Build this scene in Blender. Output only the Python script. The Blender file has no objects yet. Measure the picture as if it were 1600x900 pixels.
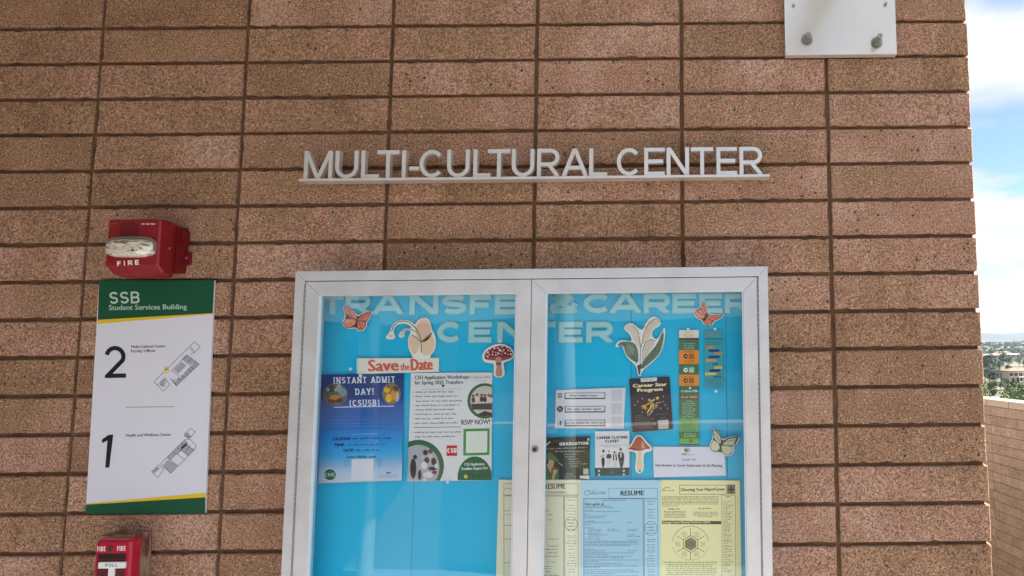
import bpy, bmesh, math, random
from mathutils import Vector, Matrix
R = math.radians
S = bpy.context.scene
COL = S.collection
random.seed(7)

# ------------------------------------------------------------------ camera
CAMP = Vector((1.727, -1.835, 1.6))
cam = bpy.data.cameras.new('camera')
cam.sensor_width = 36.0
cam.lens = 1060 / 1600 * 36
cam.shift_x = -330 / 1600
cam.clip_start = 0.05
cam.clip_end = 20000
co = bpy.data.objects.new('camera', cam)
COL.objects.link(co)
yaw, pitch, roll = 0.00487, 0.09316, 0.01084
fw = Vector((math.sin(yaw) * math.cos(pitch), math.cos(yaw) * math.cos(pitch), math.sin(pitch)))
rt0 = Vector((math.cos(yaw), -math.sin(yaw), 0))
up0 = rt0.cross(fw)
rt = rt0 * math.cos(roll) - up0 * math.sin(roll)
up = rt0 * math.sin(roll) + up0 * math.cos(roll)
co.matrix_world = Matrix(((rt.x, up.x, -fw.x, CAMP.x), (rt.y, up.y, -fw.y, CAMP.y), (rt.z, up.z, -fw.z, CAMP.z), (0, 0, 0, 1)))
S.camera = co

# ------------------------------------------------------------------ sky, sun, exposure
SUN_EL, SUN_AZ = 50, 76          # degrees; azimuth from +Y towards +X (behind the wall, to the right)
world = bpy.data.worlds.new('World')
S.world = world
world.use_nodes = True
wt = world.node_tree
wt.nodes.clear()
WN = wt.nodes.new
def wl(a, b): wt.links.new(a, b)
sky = WN('ShaderNodeTexSky')
sky.sky_type = 'NISHITA'
sky.sun_disc = False
sky.sun_elevation = R(SUN_EL)
sky.sun_rotation = R(SUN_AZ)
sky.air_density = 0.7
sky.dust_density = 0.2
sky.ozone_density = 2.5
tc = WN('ShaderNodeTexCoord')
sep = WN('ShaderNodeSeparateXYZ'); wl(tc.outputs['Generated'], sep.inputs[0])
mz = WN('ShaderNodeMath'); mz.operation = 'MAXIMUM'; wl(sep.outputs['Z'], mz.inputs[0]); mz.inputs[1].default_value = 0
az_ = WN('ShaderNodeMath'); az_.operation = 'ADD'; wl(mz.outputs[0], az_.inputs[0]); az_.inputs[1].default_value = 0.13
dx = WN('ShaderNodeMath'); dx.operation = 'DIVIDE'; wl(sep.outputs['X'], dx.inputs[0]); wl(az_.outputs[0], dx.inputs[1])
dy = WN('ShaderNodeMath'); dy.operation = 'DIVIDE'; wl(sep.outputs['Y'], dy.inputs[0]); wl(az_.outputs[0], dy.inputs[1])
cv = WN('ShaderNodeCombineXYZ'); wl(dx.outputs[0], cv.inputs[0]); wl(dy.outputs[0], cv.inputs[1]); cv.inputs[2].default_value = 3.1
mp = WN('ShaderNodeMapping'); mp.inputs['Location'].default_value = (6.4, 3.1, 0.0); mp.inputs['Rotation'].default_value = (0, 0, R(24)); wl(cv.outputs[0], mp.inputs[0])
n1 = WN('ShaderNodeTexNoise'); n1.inputs['Scale'].default_value = 1.15; n1.inputs['Detail'].default_value = 9; n1.inputs['Roughness'].default_value = 0.56; n1.inputs['Distortion'].default_value = 0.35
wl(mp.outputs[0], n1.inputs['Vector'])
r1 = WN('ShaderNodeValToRGB'); r1.color_ramp.elements[0].position = 0.41; r1.color_ramp.elements[1].position = 0.53
wl(n1.outputs['Fac'], r1.inputs[0])
n2 = WN('ShaderNodeTexNoise'); n2.inputs['Scale'].default_value = 2.3; n2.inputs['Detail'].default_value = 6; wl(mp.outputs[0], n2.inputs['Vector'])
r2 = WN('ShaderNodeValToRGB')
r2.color_ramp.elements[0].position = 0.38; r2.color_ramp.elements[0].color = (3.0, 3.4, 4.5, 1)
r2.color_ramp.elements[1].position = 0.56; r2.color_ramp.elements[1].color = (4.3, 4.4, 4.7, 1)
wl(n2.outputs['Fac'], r2.inputs[0])
mx = WN('ShaderNodeMix'); mx.data_type = 'RGBA'
wl(r1.outputs[0], mx.inputs[0]); wl(sky.outputs[0], mx.inputs[6]); wl(r2.outputs[0], mx.inputs[7])
bg = WN('ShaderNodeBackground'); bg.inputs[1].default_value = 0.050
wl(mx.outputs[2], bg.inputs[0])
wo = WN('ShaderNodeOutputWorld'); wl(bg.outputs[0], wo.inputs[0])

sl = bpy.data.lights.new('sun', 'SUN'); sl.energy = 4.2; sl.angle = R(0.5); sl.color = (1.0, 0.97, 0.93)
so = bpy.data.objects.new('sun', sl); COL.objects.link(so)
sdir = Vector((math.sin(R(SUN_AZ)) * math.cos(R(SUN_EL)), math.cos(R(SUN_AZ)) * math.cos(R(SUN_EL)), math.sin(R(SUN_EL))))
so.rotation_euler = (-sdir).to_track_quat('-Z', 'Y').to_euler()
so.location = (30, 30, 40)

S.view_settings.view_transform = 'Standard'
S.view_settings.look = 'None'
S.view_settings.gamma = 1
S.view_settings.exposure = 2.32
HAZE = 0.00009
S.cycles.max_bounces = 8
S.cycles.transparent_max_bounces = 12
S.cycles.use_denoising = True

# ------------------------------------------------------------------ measured plane of the wall (metres) from survey of the photograph
HM = (1.384286, 0.107903, 1.163303, -0.019847, -1.273355, 1.782524, -0.00266, 0.068602, 1.0)
def W(px, py, d=0.0):
    """point d metres in front of the wall plane (y = 0)"""
    u, v = (px - 800) / 800, (py - 450) / 800
    w = HM[6] * u + HM[7] * v + 1
    X = (HM[0] * u + HM[1] * v + HM[2]) / w
    Z = (HM[3] * u + HM[4] * v + HM[5]) / w
    k = (-CAMP.y - d) / -CAMP.y
    return Vector((CAMP.x + (X - CAMP.x) * k, -d, CAMP.z + (Z - CAMP.z) * k))

# ------------------------------------------------------------------ materials
def lin(c):
    out = []
    for v in c[:3]:
        v = v / 255
        out.append(v / 12.92 if v <= 0.04045 else ((v + 0.055) / 1.055) ** 2.4)
    return tuple(out) + (1,)
_mc = {}
def mat(c, rough=0.6, metal=0.0, coat=0.0, bump=0.0, bscale=200, spec=0.5, noise=0.0, nscale=30, name='paint'):
    key = (tuple(c), rough, metal, coat, bump, bscale, spec, noise, nscale)
    if key in _mc: return _mc[key]
    m = bpy.data.materials.new(name); m.use_nodes = True
    t = m.node_tree; b = t.nodes['Principled BSDF']
    b.inputs['Base Color'].default_value = lin(c)
    b.inputs['Roughness'].default_value = rough
    b.inputs['Metallic'].default_value = metal
    b.inputs['Coat Weight'].default_value = coat
    b.inputs['Specular IOR Level'].default_value = spec
    if noise or bump:
        tcn = t.nodes.new('ShaderNodeTexCoord')
        nz = t.nodes.new('ShaderNodeTexNoise'); nz.inputs['Detail'].default_value = 6
        t.links.new(tcn.outputs['Object'], nz.inputs['Vector'])
        if noise:
            nz.inputs['Scale'].default_value = nscale
            rp = t.nodes.new('ShaderNodeMapRange')
            rp.inputs[1].default_value = 0.3; rp.inputs[2].default_value = 0.7
            rp.inputs[3].default_value = 1 - noise; rp.inputs[4].default_value = 1 + noise * 0.5
            t.links.new(nz.outputs['Fac'], rp.inputs[0])
            ml = t.nodes.new('ShaderNodeMix'); ml.data_type = 'RGBA'; ml.blend_type = 'MULTIPLY'; ml.inputs[0].default_value = 1
            ml.inputs[6].default_value = lin(c); t.links.new(rp.outputs[0], ml.inputs[7])
            t.links.new(ml.outputs[2], b.inputs['Base Color'])
        if bump:
            nb = t.nodes.new('ShaderNodeTexNoise'); nb.inputs['Scale'].default_value = bscale; nb.inputs['Detail'].default_value = 4
            t.links.new(tcn.outputs['Object'], nb.inputs['Vector'])
            bp = t.nodes.new('ShaderNodeBump'); bp.inputs['Strength'].default_value = bump; bp.inputs['Distance'].default_value = 0.002
            t.links.new(nb.outputs['Fac'], bp.inputs['Height']); t.links.new(bp.outputs[0], b.inputs['Normal'])
    _mc[key] = m
    return m

def ramp(t, fac, stops):
    r = t.nodes.new('ShaderNodeValToRGB')
    e = r.color_ramp.elements
    while len(e) < len(stops): e.new(0.5)
    for el, (p, c) in zip(e, stops):
        el.position = p; el.color = c if len(c) == 4 else tuple(c) + (1,)
    t.links.new(fac, r.inputs[0])
    return r

def brick_material(name, tones, fine=1.0):
    """split-faced concrete block: sandy matrix, pale grit, dark pits"""
    m = bpy.data.materials.new(name); m.use_nodes = True
    t = m.node_tree; b = t.nodes['Principled BSDF']; N = t.nodes.new; L = t.links.new
    geo = N('ShaderNodeNewGeometry'); oi = N('ShaderNodeObjectInfo')
    off = N('ShaderNodeVectorMath'); off.operation = 'SCALE'; off.inputs[0].default_value = (7, 3, 5); L(oi.outputs['Random'], off.inputs[3])
    vec = N('ShaderNodeVectorMath'); vec.operation = 'ADD'; L(geo.outputs['Position'], vec.inputs[0]); L(off.outputs[0], vec.inputs[1])
    # base tone: from block to block and in soft patches inside a block
    pn = N('ShaderNodeTexNoise'); pn.inputs['Scale'].default_value = 5.5; pn.inputs['Detail'].default_value = 3; L(vec.outputs[0], pn.inputs['Vector'])
    a1 = N('ShaderNodeMath'); a1.operation = 'MULTIPLY_ADD'; L(oi.outputs['Random'], a1.inputs[0]); a1.inputs[1].default_value = 0.34; L(pn.outputs['Fac'], a1.inputs[2])
    a2 = N('ShaderNodeMath'); a2.operation = 'SUBTRACT'; L(a1.outputs[0], a2.inputs[0]); a2.inputs[1].default_value = 0.16
    base = ramp(t, a2.outputs[0], [(0.30, lin(tones[0])), (0.48, lin(tones[1])), (0.60, lin(tones[2])), (0.78, lin(tones[3]))])
    # grain
    g = N('ShaderNodeTexNoise'); g.inputs['Scale'].default_value = 215 * fine; g.inputs['Detail'].default_value = 4; g.inputs['Roughness'].default_value = 0.7; L(vec.outputs[0], g.inputs['Vector'])
    gr = N('ShaderNodeMapRange'); gr.inputs[1].default_value = 0.32; gr.inputs[2].default_value = 0.68; gr.inputs[3].default_value = 0.22; gr.inputs[4].default_value = 1.72; L(g.outputs['Fac'], gr.inputs[0])
    mu = N('ShaderNodeMix'); mu.data_type = 'RGBA'; mu.blend_type = 'MULTIPLY'; mu.inputs[0].default_value = 1; L(base.outputs[0], mu.inputs[6]); L(gr.outputs[0], mu.inputs[7])
    # ragged edges for grit and pits
    jt = N('ShaderNodeTexNoise'); jt.inputs['Scale'].default_value = 420 * fine; L(vec.outputs[0], jt.inputs['Vector'])
    js = N('ShaderNodeVectorMath'); js.operation = 'SCALE'; js.inputs[3].default_value = 0.006; L(jt.outputs['Color'], js.inputs[0])
    vj = N('ShaderNodeVectorMath'); vj.operation = 'ADD'; L(vec.outputs[0], vj.inputs[0]); L(js.outputs[0], vj.inputs[1])
    # pale grit
    v = N('ShaderNodeTexVoronoi'); v.inputs['Scale'].default_value = 205 * fine; L(vj.outputs[0], v.inputs['Vector'])
    vc = N('ShaderNodeSeparateColor'); L(v.outputs['Color'], vc.inputs[0])
    th = N('ShaderNodeMath'); th.operation = 'GREATER_THAN'; L(vc.outputs[0], th.inputs[0]); th.inputs[1].default_value = 0.84
    dd = N('ShaderNodeMath'); dd.operation = 'LESS_THAN'; L(v.outputs['Distance'], dd.inputs[0]); dd.inputs[1].default_value = 0.36
    tg = N('ShaderNodeMath'); tg.operation = 'MULTIPLY'; L(th.outputs[0], tg.inputs[0]); L(dd.outputs[0], tg.inputs[1])
    tg2 = N('ShaderNodeMath'); tg2.operation = 'MULTIPLY'; L(tg.outputs[0], tg2.inputs[0]); tg2.inputs[1].default_value = 0.6
    m2 = N('ShaderNodeMix'); m2.data_type = 'RGBA'; L(tg2.outputs[0], m2.inputs[0]); L(mu.outputs[2], m2.inputs[6]); m2.inputs[7].default_value = lin((232, 205, 178))
    # dark pits, thinner where a slow noise is low
    v3 = N('ShaderNodeTexVoronoi'); v3.inputs['Scale'].default_value = 58 * fine; L(vj.outputs[0], v3.inputs['Vector'])
    pc = N('ShaderNodeSeparateColor'); L(v3.outputs['Color'], pc.inputs[0])
    pt = N('ShaderNodeMath'); pt.operation = 'GREATER_THAN'; L(pc.outputs[1], pt.inputs[0]); pt.inputs[1].default_value = 0.95
    dn = N('ShaderNodeMath'); dn.operation = 'MULTIPLY_ADD'; L(g.outputs['Fac'], dn.inputs[0]); dn.inputs[1].default_value = 0.50; dn.inputs[2].default_value = -0.04
    pd = N('ShaderNodeMath'); pd.operation = 'LESS_THAN'; L(v3.outputs['Distance'], pd.inputs[0]); L(dn.outputs[0], pd.inputs[1])
    pp = N('ShaderNodeMath'); pp.operation = 'MULTIPLY'; L(pt.outputs[0], pp.inputs[0]); L(pd.outputs[0], pp.inputs[1])
    v4 = N('ShaderNodeTexVoronoi'); v4.inputs['Scale'].default_value = 240 * fine; L(vj.outputs[0], v4.inputs['Vector'])
    qc = N('ShaderNodeSeparateColor'); L(v4.outputs['Color'], qc.inputs[0])
    qt = N('ShaderNodeMath'); qt.operation = 'GREATER_THAN'; L(qc.outputs[2], qt.inputs[0]); qt.inputs[1].default_value = 0.82
    qd = N('ShaderNodeMath'); qd.operation = 'LESS_THAN'; L(v4.outputs['Distance'], qd.inputs[0]); qd.inputs[1].default_value = 0.33
    qq = N('ShaderNodeMath'); qq.operation = 'MULTIPLY'; L(qt.outputs[0], qq.inputs[0]); L(qd.outputs[0], qq.inputs[1])
    pm = N('ShaderNodeMath'); pm.operation = 'MAXIMUM'; L(pp.outputs[0], pm.inputs[0]); L(qq.outputs[0], pm.inputs[1])
    pq = N('ShaderNodeMath'); pq.operation = 'MULTIPLY'; L(pm.outputs[0], pq.inputs[0]); pq.inputs[1].default_value = 0.82
    m3 = N('ShaderNodeMix'); m3.data_type = 'RGBA'; L(pq.outputs[0], m3.inputs[0]); L(m2.outputs[2], m3.inputs[6]); m3.inputs[7].default_value = lin((52, 38, 28))
    # weather stains: faint runs down the face and pale bloom
    ms = N('ShaderNodeMapping'); ms.inputs['Scale'].default_value = (22, 22, 2.2); L(geo.outputs['Position'], ms.inputs[0])
    ns = N('ShaderNodeTexNoise'); ns.inputs['Scale'].default_value = 1; ns.inputs['Detail'].default_value = 5; L(ms.outputs[0], ns.inputs['Vector'])
    rs_ = N('ShaderNodeMapRange'); rs_.inputs[1].default_value = .30; rs_.inputs[2].default_value = .70; rs_.inputs[3].default_value = .93; rs_.inputs[4].default_value = 1.06; L(ns.outputs['Fac'], rs_.inputs[0])
    m4 = N('ShaderNodeMix'); m4.data_type = 'RGBA'; m4.blend_type = 'MULTIPLY'; m4.inputs[0].default_value = 1; L(m3.outputs[2], m4.inputs[6]); L(rs_.outputs[0], m4.inputs[7])
    L(m4.outputs[2], b.inputs['Base Color'])
    b.inputs['Roughness'].default_value = 0.93; b.inputs['Specular IOR Level'].default_value = 0.25
    h = N('ShaderNodeMath'); h.operation = 'SUBTRACT'; L(g.outputs['Fac'], h.inputs[0]); L(pm.outputs[0], h.inputs[1])
    h2 = N('ShaderNodeMath'); h2.operation = 'MULTIPLY_ADD'; L(pn.outputs['Fac'], h2.inputs[0]); h2.inputs[1].default_value = 1.5; L(h.outputs[0], h2.inputs[2])
    bp = N('ShaderNodeBump'); bp.inputs['Strength'].default_value = 1.0; bp.inputs['Distance'].default_value = 0.0034; L(h2.outputs[0], bp.inputs['Height'])
    L(bp.outputs[0], b.inputs['Normal'])
    return m

M_BRICK = brick_material('split_face_block', [(150, 116, 88), (162, 127, 99), (171, 131, 107), (184, 149, 126)])
M_BRICK2 = brick_material('parapet_block', [(176, 136, 104), (188, 148, 116), (194, 152, 120), (204, 166, 134)], 0.7)
M_MORTAR = mat((108, 79, 57), 0.95, bump=0.9, bscale=160, noise=0.45, nscale=25, name='mortar')
M_MORTAR2 = mat((92, 66, 50), 0.95, name='parapet_mortar')
M_ALU = None
def brushed_metal(name, c, rough, vertical=False, metal=1.0):
    m = bpy.data.materials.new(name); m.use_nodes = True
    t = m.node_tree; b = t.nodes['Principled BSDF']; N = t.nodes.new; L = t.links.new
    g = N('ShaderNodeNewGeometry'); mpn = N('ShaderNodeMapping'); L(g.outputs['Position'], mpn.inputs[0])
    mpn.inputs['Scale'].default_value = (260, 260, 6) if vertical else (6, 260, 260)
    n = N('ShaderNodeTexNoise'); n.inputs['Scale'].default_value = 1.0; n.inputs['Detail'].default_value = 5; L(mpn.outputs[0], n.inputs['Vector'])
    n2_ = N('ShaderNodeTexNoise'); n2_.inputs['Scale'].default_value = 14; n2_.inputs['Detail'].default_value = 6; L(g.outputs['Position'], n2_.inputs['Vector'])
    mr = N('ShaderNodeMapRange'); mr.inputs[3].default_value = rough - 0.1; mr.inputs[4].default_value = rough + 0.14; L(n2_.outputs['Fac'], mr.inputs[0])
    L(mr.outputs[0], b.inputs['Roughness'])
    cr = N('ShaderNodeMapRange'); cr.inputs[1].default_value = 0.3; cr.inputs[2].default_value = 0.7; cr.inputs[3].default_value = 0.90; cr.inputs[4].default_value = 1.04; L(n2_.outputs['Fac'], cr.inputs[0])
    ml = N('ShaderNodeMix'); ml.data_type = 'RGBA'; ml.blend_type = 'MULTIPLY'; ml.inputs[0].default_value = 1; ml.inputs[6].default_value = lin(c); L(cr.outputs[0], ml.inputs[7])
    L(ml.outputs[2], b.inputs['Base Color'])
    b.inputs['Metallic'].default_value = metal
    bp = N('ShaderNodeBump'); bp.inputs['Strength'].default_value = 0.12; bp.inputs['Distance'].default_value = 0.0006; L(n.outputs['Fac'], bp.inputs['Height']); L(bp.outputs[0], b.inputs['Normal'])
    return m
M_ALU_H = brushed_metal('anodised_aluminium_rail', (208, 210, 210), 0.42, metal=0.45)
M_ALU_V = brushed_metal('anodised_aluminium_stile', (208, 210, 210), 0.42, True, metal=0.45)
M_LETTER = brushed_metal('brushed_steel_letters', (222, 219, 212), 0.36, metal=0.6)
M_DARKGAP = mat((24, 22, 20), 0.9, name='dark_gap')
M_GLASS = bpy.data.materials.new('window_glass'); M_GLASS.use_nodes = True
_t = M_GLASS.node_tree; _t.nodes.clear()
_o = _t.nodes.new('ShaderNodeOutputMaterial'); _mx = _t.nodes.new('ShaderNodeMixShader'); _tr = _t.nodes.new('ShaderNodeBsdfTransparent'); _gl = _t.nodes.new('ShaderNodeBsdfGlossy'); _fr = _t.nodes.new('ShaderNodeFresnel')
_tr.inputs[0].default_value = (0.95, 0.98, 0.97, 1); _gl.inputs['Roughness'].default_value = 0.02; _fr.inputs[0].default_value = 1.52
_bf = _t.nodes.new('ShaderNodeNewGeometry'); _ir = _t.nodes.new('ShaderNodeMapRange'); _ir.inputs[3].default_value = 1.52; _ir.inputs[4].default_value = 1 / 1.52   # same reflectance from either side of the thin pane
_t.links.new(_bf.outputs['Backfacing'], _ir.inputs[0]); _t.links.new(_ir.outputs[0], _fr.inputs[0])
_fm = _t.nodes.new('ShaderNodeMath'); _fm.operation = 'MULTIPLY'; _fm.inputs[1].default_value = 1.7
_t.links.new(_fr.outputs[0], _fm.inputs[0]); _t.links.new(_fm.outputs[0], _mx.inputs[0]); _t.links.new(_tr.outputs[0], _mx.inputs[1]); _t.links.new(_gl.outputs[0], _mx.inputs[2]); _t.links.new(_mx.outputs[0], _o.inputs[0])

# ------------------------------------------------------------------ object helpers
def tag(o, label=None, cat=None, group=None, kind=None):
    if label: o['label'] = label
    if cat: o['category'] = cat
    if group: o['group'] = group
    if kind: o['kind'] = kind
    return o
def empty(name, loc, label=None, cat=None, group=None):
    o = bpy.data.objects.new(name, None); COL.objects.link(o); o.location = loc; o.empty_display_size = 0.1
    bpy.context.view_layer.update()
    return tag(o, label, cat, group)
class MB:
    def __init__(s): s.v = []; s.f = []; s.mi = []; s.mats = []; s.smooth = []
    def m(s, mt):
        if mt not in s.mats: s.mats.append(mt)
        return s.mats.index(mt)
    def face(s, pts, mt, smooth=False):
        b = len(s.v); s.v += [tuple(p) for p in pts]; s.f.append(tuple(range(b, b + len(pts)))); s.mi.append(s.m(mt)); s.smooth.append(smooth)
    def add(s, vs, fs, mt, smooth=False):
        b = len(s.v); s.v += [tuple(p) for p in vs]
        for f in fs: s.f.append(tuple(b + i for i in f)); s.mi.append(s.m(mt)); s.smooth.append(smooth)
    def box(s, x0, x1, y0, y1, z0, z1, mt):
        vs = [(x, y, z) for x in (x0, x1) for y in (y0, y1) for z in (z0, z1)]
        s.add(vs, [(0, 1, 3, 2), (4, 6, 7, 5), (0, 4, 5, 1), (2, 3, 7, 6), (0, 2, 6, 4), (1, 5, 7, 3)], mt)
    def bbox(s, x0, x1, y0, y1, z0, z1, mt, b=0.001):
        """bevelled box"""
        bm = bmesh.new(); bmesh.ops.create_cube(bm, size=1)
        for v in bm.verts: v.co = ((x0 + x1) / 2 + v.co.x * (x1 - x0), (y0 + y1) / 2 + v.co.y * (y1 - y0), (z0 + z1) / 2 + v.co.z * (z1 - z0))
        bmesh.ops.bevel(bm, geom=bm.edges[:], offset=b, segments=2, profile=0.5, affect='EDGES')
        bm.verts.index_update()
        s.add([v.co[:] for v in bm.verts], [[v.index for v in f.verts] for f in bm.faces], mt); bm.free()
    def prism(s, front, back, mt, cap=True):
        """front/back: matching loops of 3D points"""
        n = len(front); vs = list(front) + list(back)
        fs = [(i, (i + 1) % n, n + (i + 1) % n, n + i) for i in range(n)]
        if cap: fs += [tuple(range(n)), tuple(range(2 * n - 1, n - 1, -1))]
        s.add(vs, fs, mt)
    def tube(s, p0, p1, r0, r1, mt, seg=12, cap=True, smooth=True):
        p0, p1 = Vector(p0), Vector(p1); d = (p1 - p0).normalized(); a = d.orthogonal().normalized(); b = d.cross(a)
        vs = [p + (a * math.cos(2 * math.pi * i / seg) + b * math.sin(2 * math.pi * i / seg)) * r for p, r in ((p0, r0), (p1, r1)) for i in range(seg)]
        s.add(vs, [(i, (i + 1) % seg, seg + (i + 1) % seg, seg + i) for i in range(seg)], mt, smooth)
        if cap: s.add(vs, [tuple(range(seg - 1, -1, -1)), tuple(range(seg, 2 * seg))], mt)
    def build(s, name, parent=None, recalc=True):
        me = bpy.data.meshes.new(name)
        vs = s.v
        if parent is not None:
            inv = parent.matrix_world.inverted() if parent.parent is None else wmat(parent).inverted()
            vs = [inv @ Vector(v) for v in vs]
            org = None
        else:
            mn = [min(v[k] for v in vs) for k in range(3)]; mxx = [max(v[k] for v in vs) for k in range(3)]
            org = Vector(((mn[0] + mxx[0]) / 2, (mn[1] + mxx[1]) / 2, mn[2]))
            vs = [Vector(v) - org for v in vs]
        me.from_pydata([tuple(v) for v in vs], [], s.f)
        for mt in s.mats: me.materials.append(mt)
        for p, mi, sm in zip(me.polygons, s.mi, s.smooth): p.material_index = mi; p.use_smooth = sm
        if recalc:
            bm = bmesh.new(); bm.from_mesh(me); bmesh.ops.recalc_face_normals(bm, faces=bm.faces[:]); bm.to_mesh(me); bm.free()
        me.update()
        o = bpy.data.objects.new(name, me); COL.objects.link(o)
        if parent is not None: o.parent = parent
        else: o.location = org; o.matrix_world = Matrix.Translation(org)
        return o
def wmat(o):
    m = Matrix.LocRotScale(o.location, o.rotation_euler, o.scale)
    return wmat(o.parent) @ m if o.parent else m

# ------------------------------------------------------------------ lettering: a stroke alphabet plus the built-in face
def arc(cx, cy, rx, ry, a0, a1, n=10):
    return [(cx + rx * math.cos(R(a0 + (a1 - a0) * i / n)), cy + ry * math.sin(R(a0 + (a1 - a0) * i / n))) for i in range(n + 1)]
def glyph(c, w, t):
    h = t / 2; W_ = w; ry = (1 - t) / 4; ym = 0.5
    rr = min(w / 2 - h, .36)
    bowl = lambda y0, y1, x1: [(h, y1)] + arc(x1 - (y1 - y0) / 2, (y0 + y1) / 2, (y1 - y0) / 2, (y1 - y0) / 2, 90, -90, 9) + [(h, y0)]
    g = {
        'A': [[(h * .7, 0), (w / 2, 1), (w - h * .7, 0)], [(w * .2, .31), (w * .8, .31)]],
        'B': [[(h, 0), (h, 1)], bowl(ym, 1 - h, w - h * 1.5), bowl(h, ym, w - h)],
        'C': [arc(w / 2, .5, w / 2 - h, .5 - h, 42, 318, 18)],
        'D': [[(h, 0), (h, 1)], [(h, 1 - h), (w - rr - h, 1 - h)] + arc(w - rr - h, .5, rr, .5 - h, 90, -90, 12)[1:] + [(h, h)]],
        'E': [[(w, 1 - h), (h, 1 - h), (h, h), (w, h)], [(h, .51), (w * .92, .51)]],
        'F': [[(w, 1 - h), (h, 1 - h), (h, 0)], [(h, .48), (w * .88, .48)]],
        'G': [arc(w / 2, .5, w / 2 - h, .5 - h, 42, 330, 18), [(w * .55, .46), (w - h, .46), (w - h, .06)]],
        'H': [[(h, 0), (h, 1)], [(w - h, 0), (w - h, 1)], [(h, .5), (w - h, .5)]],
        'I': [[(w / 2, 0), (w / 2, 1)]],
        'L': [[(h, 1), (h, h), (w, h)]],
        'M': [[(h, 0), (h, 1)], [(w - h, 0), (w - h, 1)], [(h, 1), (w / 2, 0), (w - h, 1)]],
        'N': [[(h, 0), (h, 1)], [(w - h, 0), (w - h, 1)], [(h, 1), (w - h, 0)]],
        'O': [arc(w / 2, .5, w / 2 - h, .5 - h, 0, 360, 22)],
        'P': [[(h, 0), (h, 1)], bowl(.42, 1 - h, w - h)],
        'R': [[(h, 0), (h, 1)], bowl(.44, 1 - h, w - h * 1.2), [(w * .5, .44), (w - h * .9, 0)]],
        'S': [arc(w / 2, 1 - h - ry, w / 2 - h, ry, 22, 270, 12) + arc(w / 2, h + ry, w / 2 - h, ry, 90, -158, 12)[1:]],
        'T': [[(0, 1 - h), (w, 1 - h)], [(w / 2, 1), (w / 2, 0)]],
        'U': [[(h, 1)] + arc(w / 2, h + rr, w / 2 - h, rr, 180, 360, 14) + [(w - h, 1)]],
        'V': [[(h * .7, 1), (w / 2, 0), (w - h * .7, 1)]],
        'W': [[(h * .7, 1), (w * .27, 0), (w * .5, .95), (w * .73, 0), (w - h * .7, 1)]],
        'Y': [[(h * .7, 1), (w / 2, .42), (w - h * .7, 1)], [(w / 2, .45), (w / 2, 0)]],
        '-': [[(0, .34), (w, .34)]],
        '!': [[(w / 2, 1), (w / 2, .3)], [(w / 2, 0), (w / 2, t)]],
        '(': [arc(w * 1.25, .43, w * 1.1, .66, 124, 236, 10)],
        ')': [arc(-w * .25, .43, w * 1.1, .66, 56, -56, 10)],
        '&': [[(w - h * .6, 0), (w * .30, .60), (w * .22, .77), (w * .30, .93 - h * .6), (w * .46, 1 - h), (w * .62, .93 - h * .6), (w * .66, .78), (w * .56, .64), (w * .28, .47), (h * 1.1, .33), (h, .24), (h * 1.4, .12), (w * .26, h), (w * .45, h), (w * .68, .14), (w * .84, .32), (w * .90, .50)]],
        '2': [arc(w / 2, 1 - h - (w / 2 - h), w / 2 - h, w / 2 - h, 168, -28, 12) + [(h * 1.2, h), (w, h)]],
        '1': [[(0, .77), (w * .5, .86), (w - h, 1)], [(w - h, 0), (w - h, 1)]],
    }[c]
    return g
def stroke_polys(pl, t, tv=None):
    """centre line -> list of convex quads, mitred"""
    n = len(pl); P = [Vector(p) for p in pl]; closed = (P[0] - P[-1]).length < 1e-6
    if closed: P = P[:-1]; n -= 1
    L_, R_ = [], []
    for i in range(n):
        a = (P[i] - P[i - 1]).normalized() if (i > 0 or closed) else None
        b = (P[(i + 1) % n] - P[i]).normalized() if (i < n - 1 or closed) else None
        if a is None: a = b
        if b is None: b = a
        na, nb = Vector((-a.y, a.x)), Vector((-b.y, b.x))
        m = na + nb
        if m.length < 1e-4: m = na
        m.normalize(); k = 1 / max(m.dot(na), 0.22)
        L_.append(P[i] + m * t / 2 * k); R_.append(P[i] - m * t / 2 * k)
    out = []
    for i in range(n if closed else n - 1):
        j = (i + 1) % n
        out.append([L_[i], L_[j], R_[j], R_[i]])
    return out
def clip(poly, lo, hi):
    for ax, val, sg in ((0, lo[0], 1), (0, hi[0], -1), (1, lo[1], 1), (1, hi[1], -1)):
        res = []
        for i in range(len(poly)):
            a, b = poly[i - 1], poly[i]
            fa, fb = (a[ax] - val) * sg, (b[ax] - val) * sg
            if (fa >= 0) != (fb >= 0):
                k = fa / (fa - fb); res.append(a + (b - a) * k)
            if fb >= 0: res.append(b)
        poly = res
        if len(poly) < 3: return []
    return poly
def glyph_polys(c, w, t, serif=False):
    groups = []
    for pl in glyph(c, w, t):
        qs = [clip([Vector(p) for p in q], (-.001, -.15 if c in '()' else 0), (w + .001, 1.05 if c in '()' else 1)) for q in stroke_polys(pl, t)]
        if c == '&': groups += [[q] for q in qs if len(q) > 2]; continue
        groups.append([q for q in qs if len(q) > 2])
        if serif and c not in '()':
            for e in (pl[0], pl[-1]):
                if e[1] < .03 or e[1] > .97:
                    y = 0 if e[1] < .5 else 1 - t * .4
                    groups.append([[Vector((e[0] - t * 1.3, y)), Vector((e[0] + t * 1.3, y)), Vector((e[0] + t * 1.3, y + t * .4)), Vector((e[0] - t * 1.3, y + t * .4))]])
    return groups
GW = dict(A=.74, B=.66, C=.74, D=.7, E=.58, F=.55, G=.78, H=.7, I=.3, L=.55, M=.86, N=.72, O=.78, P=.64, R=.68, S=.64, T=.64, U=.7, V=.7, W=1.0, Y=.68)
GW.update({'-': .35, '!': .25, '(': .28, ')': .28, '&': .8, '2': .58, '1': .4, ' ': .32})
_tx = {}
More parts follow.
